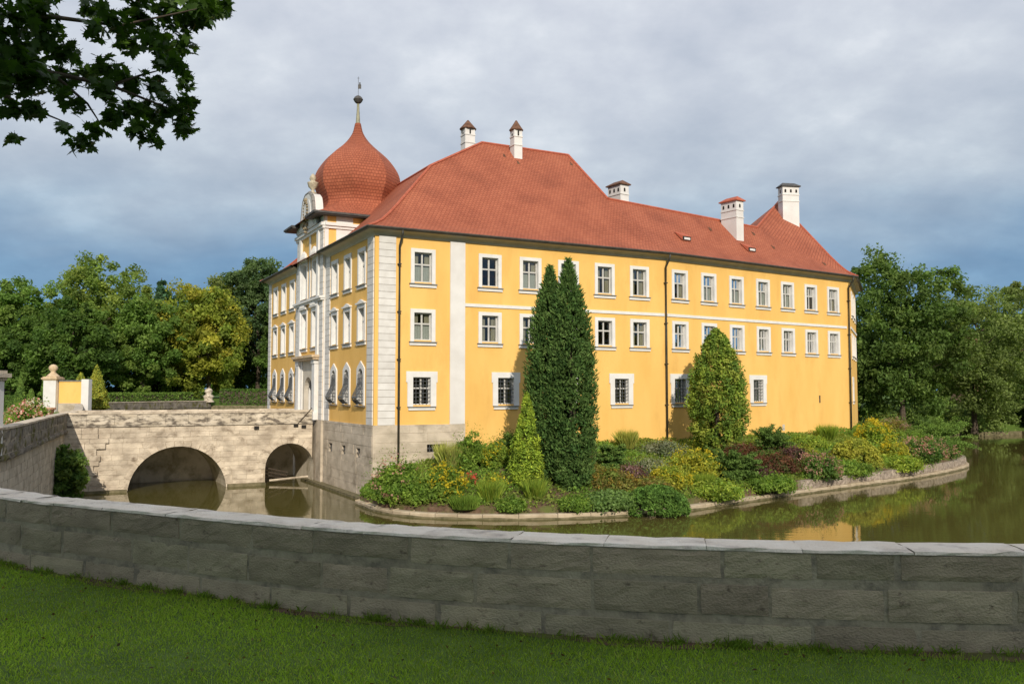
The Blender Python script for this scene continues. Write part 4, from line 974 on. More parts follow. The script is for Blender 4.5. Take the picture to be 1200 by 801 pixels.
def clumps(cent, rad, per, rng, size, palette, flat=.75, lo=.55, up=.35, aspect=.55, var=.2):
    """leaf cloud round a list of clump centres"""
    n = len(cent); Vs = []; k = np.repeat(np.arange(n), per); d = sph(len(k), rng)
    r = rad[k]*rng.uniform(lo, 1.05, len(k)); off = d*r[:, None]; off[:, 2] *= flat
    P = cent[k]+off; N = d.copy(); N[:, 2] += up
    V, F = leaf_set(P, N, size, rng, aspect)
    cv = 1+rng.normal(size=n)*.14; pal = np.array(palette); pk = rng.integers(0, len(pal), n)
    C = LEAFK*pal[pk][k]*cv[k][:, None]*(1+rng.normal(size=len(k))*var).clip(.5, 1.6)[:, None]
    return V, F, np.repeat(C, 4, 0).clip(.003, .9)
def trunk_mesh(h, r, rng, limbs=7, z0=.35, spread=.33, crown_r=4, lean=0.0):
    b = MB(); top = h*.86
    path = [(rng.normal()*.02*h*t+lean*h*t*t, rng.normal()*.02*h*t, -.3+(top+.3)*t) for t in np.linspace(0, 1, 7)]
    b.tube(path, [r*(1.35 if i == 0 else 1)*(1-.85*i/6) for i in range(7)], 8)
    for k in range(limbs):
        t = rng.uniform(z0, .85); i = t*6; p = np.array(path[int(i)])*(1-i % 1)+np.array(path[min(int(i)+1, 6)])*(i % 1)
        a = rng.uniform(0, 6.28); l = crown_r*rng.uniform(.55, .95)*(1.1-.5*t); e = p+np.array([math.cos(a)*l, math.sin(a)*l, l*rng.uniform(.35, .9)]); mid = (p+e)/2+np.array([0, 0, l*.1])
        b.tube([p, mid, e], [r*.42*(1-t*.5), r*.25, r*.06], 6)
    return b
def plant(name, label, cat, loc, parts, rz=0.0, sc=1.0, group=None):
    o = empty(name, loc, rz, sc); tag(o, label, cat, group)
    for nm, me in parts:
        c_ = child(nm, me, o)
        if nm in ('flowers', 'blades', 'foliage', 'crown'): c_['kind'] = 'stuff'
    return o
CROWNS = {}
def broad_tree(name, label, x, y, z, H_, W_, palette, seed, leaf=.38, dens=1.0, zlow=.18, flat=.8, limbs=8, trunk_r=.35, group=None, droop=0.0, bark='bark', clr=None, share=None, rz=0.0):
    """H_: height, W_: crown width; crown built of many uneven leaf clumps on an irregular shell"""
    if share and share in CROWNS:
        parts, h0, w0 = CROWNS[share]
    else:
        rng = np.random.default_rng(seed); cz = H_*(zlow+1)/2; rz_ = H_*(1-zlow)/2; n = int(250*dens)
        d = sph(n, rng); lob = sph(9, rng); amp = rng.uniform(.05, .5, 9)
        r = rng.uniform(.12, 1.0, n)**.5
        bulge = np.minimum(.74 + (np.maximum(0, d @ lob.T)**3 @ amp), 1.1)
        P = d*(r*bulge)[:, None]*np.array([W_/2, W_/2, rz_]); P[:, 2] += cz - droop*np.hypot(P[:, 0], P[:, 1])
        rad = rng.uniform(.035, .12, n)*W_*(clr or 1)
        V, F, C = clumps(P, rad, 135, rng, leaf*.62, palette, flat, .3)
        C = C*.97
        tb = trunk_mesh(H_*.9, trunk_r, rng, limbs, .25, crown_r=W_*.42)
        parts = [('crown', np_mesh('crown', V, F, C, 'foliage')), ('trunk', tb.mesh('trunk', mat=bark))]; h0, w0 = H_, W_
        if share: CROWNS[share] = (parts, h0, w0)
    o = bpy.data.objects.new(name, None); o.empty_display_size = .3
    link(o, None, Matrix.Translation((x, y, z)) @ Matrix.Rotation(rz, 4, 'Z') @ Matrix.Diagonal((W_/w0, W_/w0, H_/h0, 1)))
    tag(o, label, 'tree', group)
    for nm, me in parts:
        c_ = child(nm, me, o)
        if nm == 'crown': c_['kind'] = 'stuff'
    return o
def conifer(name, label, x, y, z, H_, W_, palette, seed, leaf=.3, n=70, per=150, group=None):
    rng = np.random.default_rng(seed); t = np.sqrt(rng.uniform(0, 1, n*3)); z_ = H_*(1-t*.95); a = rng.uniform(0, 6.28, n*3); r = W_/2*t*rng.uniform(.55, 1.05, n*3)
    P = np.stack([r*np.cos(a), r*np.sin(a), z_-.12*r], 1); rad = W_*.10*(.45+.75*t)
    V, F, C = clumps(P, rad, per//3, rng, leaf, palette, .5, .2, .5)
    b = MB(); b.tube([(0, 0, -.3), (0, 0, H_*.5), (0, 0, H_*.98)], [.3, .18, .03], 8)
    return plant(name, label, 'tree', (x, y, z), [('crown', np_mesh('crown', V, F, C, 'needles')), ('trunk', b.mesh('trunk', mat='bark'))], 0, 1, group)
GD = [(.038, .070, .016), (.050, .085, .018), (.060, .098, .022)]
GM = [(.060, .105, .022), (.075, .120, .026), (.090, .130, .030)]
GL = [(.095, .135, .030), (.12, .15, .032), (.075, .11, .026)]
GY = [(.15, .155, .022), (.19, .18, .026), (.095, .125, .022), (.12, .14, .022)]
OL = [(.085, .105, .030), (.065, .085, .024), (.10, .12, .035)]
TL = 'trees in the park beyond the bridge'
# park trees left of the castle
broad_tree('park_tree', 'spreading mid green park tree at the edge behind plain-capped gate pier', -67, 116, .8, 17.3, 12.5, GM, 1, .36, .95, .2, group=TL)
broad_tree('park_tree', 'tall round-crowned green tree with airy top between its darker neighbours', -60.5, 128, .9, 20.2, 14.5, GL, 2, .38, 1.0, .25, group=TL)
broad_tree('park_tree', 'yellowish olive tree glimpsed in the gap behind the round-crowned tree', -68, 142, .9, 16.0, 11, OL, 3, .42, .8, .2, group=TL)
broad_tree('park_tree', 'dark green bushy tree behind ball-topped gate pier', -54.5, 108, .7, 12.0, 10.5, GD, 4, .34, .9, .05, group=TL, share='dark1', rz=1.3)
broad_tree('park_tree', 'broad dark tree behind clipped cone bushes', -64, 112, .7, 11.5, 11, GD, 5, .34, .9, .03, group=TL, share='dark0', rz=2.6)
broad_tree('park_tree', 'dense green tree standing between ball-topped pier and dark conifer', -49.0, 116, .8, 13.8, 10.5, GM, 6, .34, .95, .04, group=TL)
conifer('park_conifer', 'tall dark conifer beside the yellow-green tree', -52.0, 129, .8, 18.4, 8.0, [(.022, .050, .024), (.030, .060, .028), (.038, .070, .032)], 7, .36, 100, 200, TL)
broad_tree('park_tree', 'large yellow-green tree turning colour left of the castle', -42.3, 122, .6, 17.6, 13.8, GY, 8, .38, 1.15, .02, group=TL, bark='bark_pale')
broad_tree('park_tree', 'tall feathery dark tree rising behind the castle roof edge', -38.6, 133, .6, 23.6, 11.0, [(.045, .075, .03), (.06, .09, .035)], 9, .34, 1.05, .25, group=TL)
broad_tree('park_tree', 'olive green tree crown showing above the yellow-green tree', -43.5, 138, .7, 19.5, 12, OL, 10, .36, .85, .25, group=TL)
broad_tree('park_tree', 'dark lower tree filling the gap against the castle side', -32.5, 131, .6, 13.5, 11, GD, 12, .34, .8, .0, group=TL, share='dark1', rz=3.9)
broad_tree('park_tree', 'dark understorey tree behind the moat parapet finial', -42.0, 136, .7, 10.5, 10, GD, 13, .36, .8, .0, group=TL, share='dark0', rz=5.2)
broad_tree('park_tree', 'far dark tree closing the view between conifer and round-crowned tree', -54, 138, .9, 16, 13, GD, 14, .42, .85, .0, group=TL, share='dark1', rz=6.5)
broad_tree('park_tree', 'far dark tree closing the view behind the spreading tree', -78, 136, .9, 15, 14, GD, 15, .42, .85, .0, group=TL, share='dark0', rz=7.8)
broad_tree('park_tree', 'low dark thicket tree behind the yellow-green thuja', -53, 123, .8, 9.5, 12, GD, 16, .36, .8, .0, group=TL, share='dark1', rz=9.1)
broad_tree('park_tree', 'low dark thicket tree behind the slim clipped cones', -68, 128, .8, 9.5, 13, GD, 17, .36, .8, .0, group=TL, share='dark0', rz=10.4)
# trees right of the castle
TR = 'trees across the moat right of the castle'
broad_tree('bank_tree', 'tall broad-leaved tree with open top right of the castle', 46.0, 103, -2.6, 22.0, 14.5, [(.058, .095, .024), (.075, .11, .028), (.05, .08, .02)], 124, .34, 1.15, .02, group=TR)
broad_tree('bank_tree', 'dark tree pressed against the castle gable end', 41.5, 107, -1.5, 11.5, 9, GD, 22, .34, .9, .0, group=TR, share='dark1', rz=11.7)
broad_tree('bank_tree', 'feathery olive willow-like tree leaning over the moat', 58.0, 110, -3.0, 20.0, 18.0, [(.085, .115, .034), (.105, .135, .042), (.07, .095, .028)], 23, .30, 1.45, .0, flat=.62, group=TR, droop=.10)
broad_tree('bank_tree', 'tree at the picture side beyond the feathery tree', 75, 128, -.5, 17.6, 13, OL, 24, .4, .9, .08, group=TR)
broad_tree('bank_tree', 'dark tree behind the feathery tree across the moat', 62, 132, -.3, 14, 15, GD, 25, .42, .9, .0, group=TR, share='dark0', rz=13.0)
broad_tree('bank_tree', 'dark bushy tree behind the tall broad-leaved tree', 47, 128, -.3, 13.5, 13, GD, 26, .42, .9, .0, group=TR, share='dark1', rz=14.3)
broad_tree('bank_tree', 'low dark tree on the bank beside the far lawn', 78, 127, -1.2, 9.5, 15, GD, 27, .42, .8, -.05, group=TR, share='dark0', rz=15.6)
rng = np.random.default_rng(70); n = 1900; az = rng.uniform(-math.pi, math.pi, n); rd = rng.uniform(190, 225, n); P = np.stack([np.sin(az)*rd, np.cos(az)*rd, rng.uniform(-1, 10.5, n)], 1)
V, F, C = clumps(P, rng.uniform(2.0, 4.2, n), 46, rng, .75, GD, .8, .3)
o = link(bpy.data.objects.new('far_woodland', np_mesh('far_woodland', V, F, C, 'foliage'))); tag(o, 'distant dark woodland closing the view behind the park trees', 'woodland', None, 'stuff')
for k, (x, y, h, wd, lab) in enumerate([(96, 88, 19, 17, 'unseen dark tree added for window reflections beyond the right end of the moat'), (103, 62, 21, 18, 'unseen dark tree added for window reflections second from the right end of the moat'), (97, 36, 20, 17, 'unseen dark tree added for window reflections level with the castle garden, right of the moat'), (86, 8, 19, 17, 'unseen dark tree added for window reflections where the low wall runs out of sight'), (70, -16, 19, 17, 'unseen dark tree added for window reflections on the lawn far behind the low wall')]):
    broad_tree('park_tree', lab, x, y, 0, h, wd, GD, 80+k, .42, .9, .0, group='unseen trees added right of the moat for window reflections', share='dark%d' % (k % 2), rz=k*2.1)  # added out of view so castle windows mirror foliage instead of low blue sky
broad_tree('bank_tree', 'low dark bush-like tree at the water edge beyond the feathery tree', 71, 121, -3.0, 6.5, 13, GD, 28, .42, .8, .0, group=TR, share='dark1', rz=.7)
# far house glimpsed between the trees
hs = empty('house', (82, 150, 0)); tag(hs, 'pale pink house half hidden behind trees across the moat', 'house')
b = MB(); b.box(77, 90, 146, 154, -.5, 8); b.build('wall', 'terracotta', hs)
b = MB(); b.add([(76.5, 145.5, 8), (90.5, 145.5, 8), (90.5, 154.5, 8), (76.5, 154.5, 8), (76.5, 150, 12.5), (90.5, 150, 12.5)], [(0, 1, 5, 4), (2, 3, 4, 5), (0, 4, 3), (1, 2, 5)]); b.build('roof', 'brown_cap', hs)
for xw in (79, 82.5, 86):
    for zw in (1.2, 4.8): b = MB(); b.box(xw, xw+1.2, 145.94, 146.02, zw, zw+1.7); b.build('window', 'white_trim', hs)
# hedges and topiary by the gate
def hedge(name, label, path, h, wd, palette, seed, n, leaf=.16):
    rng = np.random.default_rng(seed); P_ = Path(path, 1.0); s = rng.uniform(0, P_.len, n); u = rng.uniform(-1, 1, n); top = rng.uniform(0, 1, n) < .35
    off = np.where(top, u*wd/2, np.sign(u)*wd/2*rng.uniform(.75, 1.05, n)); z = np.where(top, h*rng.uniform(.9, 1.06, n), h*rng.uniform(0, 1, n))
    Q = np.array([P_(a, b_, c) for a, b_, c in zip(s, off, z)]); N = np.zeros((n, 3)); N[:, 2] = np.where(top, 1, .3); N[:, 1] = np.where(top, 0, -np.sign(u)*0-1)
    c0 = np.array([*P_(P_.len/2, 0, 0)]); V, F = leaf_set(Q-c0, N, leaf, rng); C = np.repeat(cols(n, palette, rng), 4, 0)
    b = MB(); ss2 = np.linspace(0, P_.len, 30); b.grid([[tuple(np.array(P_(a, o_, z_))-c0) for a in ss2] for o_, z_ in ((-wd*.42, -.1), (-wd*.42, h*.93), (wd*.42, h*.93), (wd*.42, -.1))])
    core = b.mesh('stems', mat='bark')
    o = empty(name, c0); tag(o, label, 'hedge'); child('foliage', np_mesh('foliage', V, F, C, 'foliage'), o); child('stems', core, o)
hedge('hedge', 'clipped dark hedge between the moat finial and the castle', [(-38.5, 115.5, ), (-31, 117), (-22, 119.5), (-12, 121)], 2.2, 1.6, GD, 31, 9000)
hedge('hedge', 'low green hedge behind the long moat parapet', [(-47.0, 88), (-48.0, 97), (-46.0, 105), (-42.6, 115.5)], 1.75, 1.4, GM, 32, 8000)
hedge('hedge', 'low dark border hedge by the flower bed near the gate', [(-54, 88), (-48.6, 87.0)], 1.5, 1.0, GD, 33, 2500)
def cone_bush(name, label, x, y, z, h, wd, palette, seed, n=4000, leaf=.1, power=.75, cat='shrub', base=.06):
    rng = np.random.default_rng(seed); t = rng.uniform(0, 1, n)**.6; zz_ = h*(1-t); a = rng.uniform(0, 6.28, n)
    pr = np.minimum(t**power, 1)*np.clip((zz_/h)/base, .3, 1)**.5
    bump = 1+.07*np.sin(a*5+zz_*4)+.06*np.sin(a*3-zz_*7+1)
    r = wd/2*pr*bump*rng.uniform(.82, 1.04, n); P = np.stack([r*np.cos(a), r*np.sin(a), zz_], 1); N = np.stack([np.cos(a), np.sin(a), np.full(n, .5)], 1)
    V, F = leaf_set(P, N, leaf, rng, .45, .8); C = np.repeat(cols(n, palette, rng), 4, 0)
    b = MB(); b.tube([(0, 0, -.2), (0, 0, h*.9)], [.1, .02], 6)
    return plant(name, label, cat, (x, y, z), [('foliage', np_mesh('foliage', V, F, C, 'needles')), ('trunk', b.mesh('trunk', mat='bark'))])
cone_bush('topiary_bush', 'slim clipped green cone behind the short topiary egg', -52.5, 93.5, .3, 3.7, 1.1, GM, 41)
cone_bush('topiary_bush', 'slim clipped green cone beside ball-topped gate pier', -50.2, 94, .3, 3.6, 1.1, GM, 42)
cone_bush('topiary_bush', 'short egg-shaped topiary bush near plain-capped gate pier', -42.2, 75, .1, 2.3, 1.2, GD, 43, power=.5)
cone_bush('topiary_bush', 'short round topiary bush against ball-topped gate pier', -45.6, 83, .1, 2.2, .9, GM, 44, power=.5)
cone_bush('thuja', 'pointed yellow-green thuja behind yellow garden wall', -42.5, 89.5, .1, 4.6, 2.6, GY, 45, 5000, .13)
cone_bush('thuja', 'low yellow-green thuja peeping over yellow garden wall', -44.6, 90.5, .1, 3.9, 2.6, GY, 46, 4000, .13)

# two dark columnar cypresses
def cypress(label, x, y, z, h, wd, seed, palette, lean):
    rng = np.random.default_rng(seed); n = 560; t = rng.uniform(0, 1, n)
    pf = lambda t: np.interp(t, [0, .05, .2, .45, .62, .75, .85, .94, 1], [.6, .8, .97, 1, .93, .74, .48, .2, .01])
    a = rng.uniform(0, 6.28, n); r = wd/2*pf(t)*rng.uniform(.72, 1.0, n); zc_ = t*h*.985+.1
    P = np.stack([r*np.cos(a)+lean*t**2, r*np.sin(a), zc_], 1); rad = (.12+.20*pf(t))*rng.uniform(.8, 1.25, n)*wd/2.6
    V, F, C = clumps(P, rad, 78, rng, .085, palette, 1.15, .75, .5, .5, .22)
    m_ = 5200; t2 = rng.uniform(0, 1, m_); a2 = rng.uniform(0, 6.28, m_); r2 = (wd/2*pf(t2)+.10*pf(t2))*rng.uniform(.9, 1.16, m_); Q2 = np.stack([r2*np.cos(a2)+lean*t2**2, r2*np.sin(a2), t2*h*1.01+.15], 1)
    D2 = np.stack([np.cos(a2)*.7, np.sin(a2)*.7, np.full(m_, 1.)], 1)+rng.normal(size=(m_, 3))*.3; V2, F2 = blades(Q2, D2, rng.uniform(.12, .32, m_), .03, rng)
    V, F, C = np.concatenate([V, V2]), np.concatenate([F, F2+len(V)]), np.concatenate([C, np.repeat(cols(m_, palette, rng, .3), 4, 0)])
    b = MB(); b.tube([(0, 0, -.4), (0, 0, h*.5), (lean, 0, h*.93)], [.22, .14, .03], 8)
    return plant('cypress', label, 'tree', (x, y, z), [('crown', np_mesh('crown', V, F, C, 'needles')), ('trunk', b.mesh('trunk', mat='bark'))])
CY = [(.026, .054, .014), (.036, .068, .018), (.046, .080, .021), (.058, .094, .026)]
cypress('dark columnar cypress behind its taller twin, beside small bright conifer', 1.9, 44.6, -2.35, 10.55, 2.05, 51, CY, .05)
cypress('tallest dark columnar cypress in front of the castle wall', 3.0, 43.6, -2.75, 11.15, 2.05, 52, CY, -.2)
# egg-shaped variegated conifer
rng = np.random.default_rng(53); n = 640; t = rng.uniform(0, 1, n)
pf = np.interp(t, [0, .06, .2, .4, .6, .78, .9, .97, 1], [.3, .6, .93, 1.0, .88, .62, .36, .16, .03]); a = rng.uniform(0, 6.28, n); r = 1.88*pf*rng.uniform(.6, 1, n)
P = np.stack([r*np.cos(a), r*np.sin(a), .75+t*7.15], 1); V, F, C = clumps(P, .15+.16*pf, 60, rng, .10, [(.075, .115, .018), (.11, .15, .022), (.06, .10, .018), (.15, .175, .03)], 1.5, .35, .3, .38, .25)
b = MB(); b.tube([(0, 0, -.3), (0, 0, 6)], [.2, .04], 8)
plant('conifer', 'egg-shaped yellow-green conifer against the right castle wing', 'tree', (12.45, 53.2, -2.15), [('crown', np_mesh('crown', V, F, C, 'needles')), ('trunk', b.mesh('trunk', mat='bark'))])
# small bright conifer
rng = np.random.default_rng(54); n = 260; t = rng.uniform(0, 1, n)**1.25; pf = np.interp(t, [0, .1, .4, .75, 1], [.75, 1, .8, .38, .03]); a = rng.uniform(0, 6.28, n); r = .84*pf*rng.uniform(.6, 1, n)
P = np.stack([r*np.cos(a), r*np.sin(a), .15+t*4.3], 1); V, F, C = clumps(P, .10+.13*pf, 45, rng, .085, [(.13, .18, .02), (.17, .21, .025), (.10, .15, .02)], 1.8, .5, .6, .35, .25)
b = MB(); b.tube([(0, 0, -.3), (0, 0, 3.5)], [.1, .02], 6)
plant('conifer', 'small bright green pointed conifer beside the dark cypresses', 'tree', (.72, 43.6, -2.55), [('crown', np_mesh('crown', V, F, C, 'needles')), ('trunk', b.mesh('trunk', mat='bark'))])

# ---- garden shrubs: x, y, z, width, height, kind, palette, flower colour or None, name, label
def shrub(name, label, x, y, z, wd, h, kind, palette, flower=None, seed=0, fr=.35, depth=None):
    rng = np.random.default_rng(seed*13+7); parts = []; dp = depth or wd
    if kind in ('leafy', 'flowering'):
        n = int(46+14*wd); d = sph(n, rng); d[:, 2] = np.abs(d[:, 2]); r = rng.uniform(.35, 1, n)**.5
        P = d*r[:, None]*np.array([wd/2*.85, dp/2*.85, h*.82]); P[:, 2] += h*.06; P[:, 2] *= rng.uniform(.8, 1.12, n)
        V, F, C = clumps(P, rng.uniform(.10, .19, n)*wd*.8+.05, 62, rng, .058+.012*wd, palette, .8, .3, .45, .5, .25)
        k2 = int(260*wd); d2 = sph(k2, rng); d2[:, 2] = np.abs(d2[:, 2]); P2 = d2*np.array([wd/2*1.12, dp/2*1.12, h*1.05])*rng.uniform(.85, 1.25, k2)[:, None]
        V2, F2 = leaf_set(P2, d2, .05, rng, .45); V, F, C = np.concatenate([V, V2]), np.concatenate([F, F2+len(V)]), np.concatenate([C, np.repeat(cols(k2, palette, rng, .3), 4, 0)])
        parts.append(('foliage', np_mesh('foliage', V, F, C, 'foliage')))
        # twigs that stand out of the outline
        k = 60; a = rng.uniform(0, 6.28, k); D = np.stack([np.cos(a)*.5, np.sin(a)*.5, np.full(k, 1.)], 1)+rng.normal(size=(k, 3))*.2
        Vb, Fb_ = blades(np.stack([np.cos(a)*wd*.2, np.sin(a)*dp*.2, np.full(k, h*.3)], 1), D, h*rng.uniform(.3, .62, k), .009, rng)
        parts.append(('stems', np_mesh('stems', Vb, Fb_, np.repeat(cols(k, palette, rng), 4, 0), 'foliage')))
        if flower:
            m_ = int(420*wd*fr*2); d = sph(m_, rng); d[:, 2] = np.abs(d[:, 2])*.9+.1; Pf = d*np.array([wd/2, dp/2, h*.98])*rng.uniform(.86, 1.06, m_)[:, None]
            cl_ = Pf[rng.integers(0, m_, max(6, m_//14))]; Pf = cl_[rng.integers(0, len(cl_), m_)]+rng.normal(size=(m_, 3))*np.array([.11, .11, .09])
            Vf, Ff = leaf_set(Pf, d+np.array([0, -.4, .5]), .055, rng, .75); parts.append(('flowers', np_mesh('flowers', Vf, Ff, np.repeat(cols(m_, flower, rng, .15)/LEAFK, 4, 0), 'foliage')))
    elif kind == 'grass':
        n = int(1500*max(.6, wd)); a = rng.uniform(0, 6.28, n); r = np.sqrt(rng.uniform(0, 1, n)); P = np.stack([np.cos(a)*r*wd*.3, np.sin(a)*r*dp*.3, np.zeros(n)], 1)
        D = np.stack([np.cos(a)*r*.22, np.sin(a)*r*.22, np.full(n, 1.)], 1)+rng.normal(size=(n, 3))*.11
        V, F = blades(P, D, h*rng.uniform(.3, .95, n), .008, rng); parts.append(('blades', np_mesh('blades', V, F, np.repeat(cols(n, palette, rng), 4, 0), 'foliage')))
        if flower:
            m_ = int(220*wd); a = rng.uniform(0, 6.28, m_); r = np.sqrt(rng.uniform(0, 1, m_)); Pf = np.stack([np.cos(a)*r*wd*.45, np.sin(a)*r*dp*.45, h*rng.uniform(.85, 1.12, m_)], 1)
            Vf, Ff = leaf_set(Pf, np.tile([0, -.3, 1.], (m_, 1)), .06, rng, .7); parts.append(('flowers', np_mesh('flowers', Vf, Ff, np.repeat(cols(m_, flower, rng, .15)/LEAFK, 4, 0), 'foliage')))
    elif kind == 'juniper':                        # layered sprays reaching outwards
        ns = int(16+9*wd); Ps = []; Cs = []
        for i in range(ns):
            a = rng.uniform(0, 6.28); l = rng.uniform(.55, 1.05); e = rng.uniform(.15, 1)
            t = np.linspace(.15, 1, 9); q = np.stack([np.cos(a)*t*l*wd/2*(1-.25*e), np.sin(a)*t*l*dp/2*(1-.25*e), h*e*(.35+.65*t**.7)-.25*h*t**2*(1-e)], 1); Ps.append(q)
        P = np.concatenate(Ps); V, F, C = clumps(P, np.full(len(P), .10+.045*wd), 34, rng, .075, palette, .45, .2, .7, .4, .22)
        parts.append(('foliage', np_mesh('foliage', V, F, C, 'needles')))
        b = MB()
        for q in Ps[::2]: b.tube([(0, 0, -.1), tuple(q[3]*.9), tuple(q[-1])], [.035, .02, .006], 5)
        parts.append(('stems', b.mesh('stems', mat='bark')))
    elif kind == 'mound':
        n = 200; d = sph(n, rng); d[:, 2] = np.abs(d[:, 2]); P = d*np.array([wd/2*.9, dp/2*.9, h*.86])
        V, F, C = clumps(P, np.full(n, .15+.03*wd), 60, rng, .085, palette, .7, .3, .3, .35, .2)
        parts.append(('foliage', np_mesh('foliage', V, F, C, 'needles')))
        b = MB()
        for i in range(7): a = i*.9; b.tube([(0, 0, -.1), (math.cos(a)*wd*.25, math.sin(a)*dp*.25, h*.6)], [.03, .01], 5)
        parts.append(('stems', b.mesh('stems', mat='bark')))
    return plant(name, label, 'shrub' if kind != 'grass' else 'grass clump', (x, y, z), parts, 0, 1, 'plants in the castle garden')
SG = [(.085, .135, .022), (.11, .155, .028), (.065, .11, .02)]
SD = [(.040, .078, .018), (.055, .095, .022), (.07, .11, .026)]
SY = [(.19, .18, .025), (.16, .17, .025), (.12, .15, .025)]
SO = [(.11, .10, .028), (.10, .11, .025), (.085, .11, .025), (.12, .09, .03)]
LG = [(.12, .165, .024), (.15, .18, .028), (.095, .14, .024)]
RB = [(.075, .034, .022), (.095, .045, .026), (.05, .055, .02)]
PU = [(.06, .03, .03), (.085, .045, .042), (.045, .035, .025)]
GR = [(.10, .115, .075), (.125, .13, .09), (.085, .105, .055)]
YF, PK, WF, RF, OF = [(.55, .42, .03), (.62, .50, .04), (.42, .36, .03)], [(.46, .25, .20), (.55, .33, .26), (.36, .19, .16)], [(.7, .62, .55), (.6, .5, .42)], [(.55, .05, .05), (.6, .12, .1)], [(.34, .20, .05), (.32, .24, .05)]
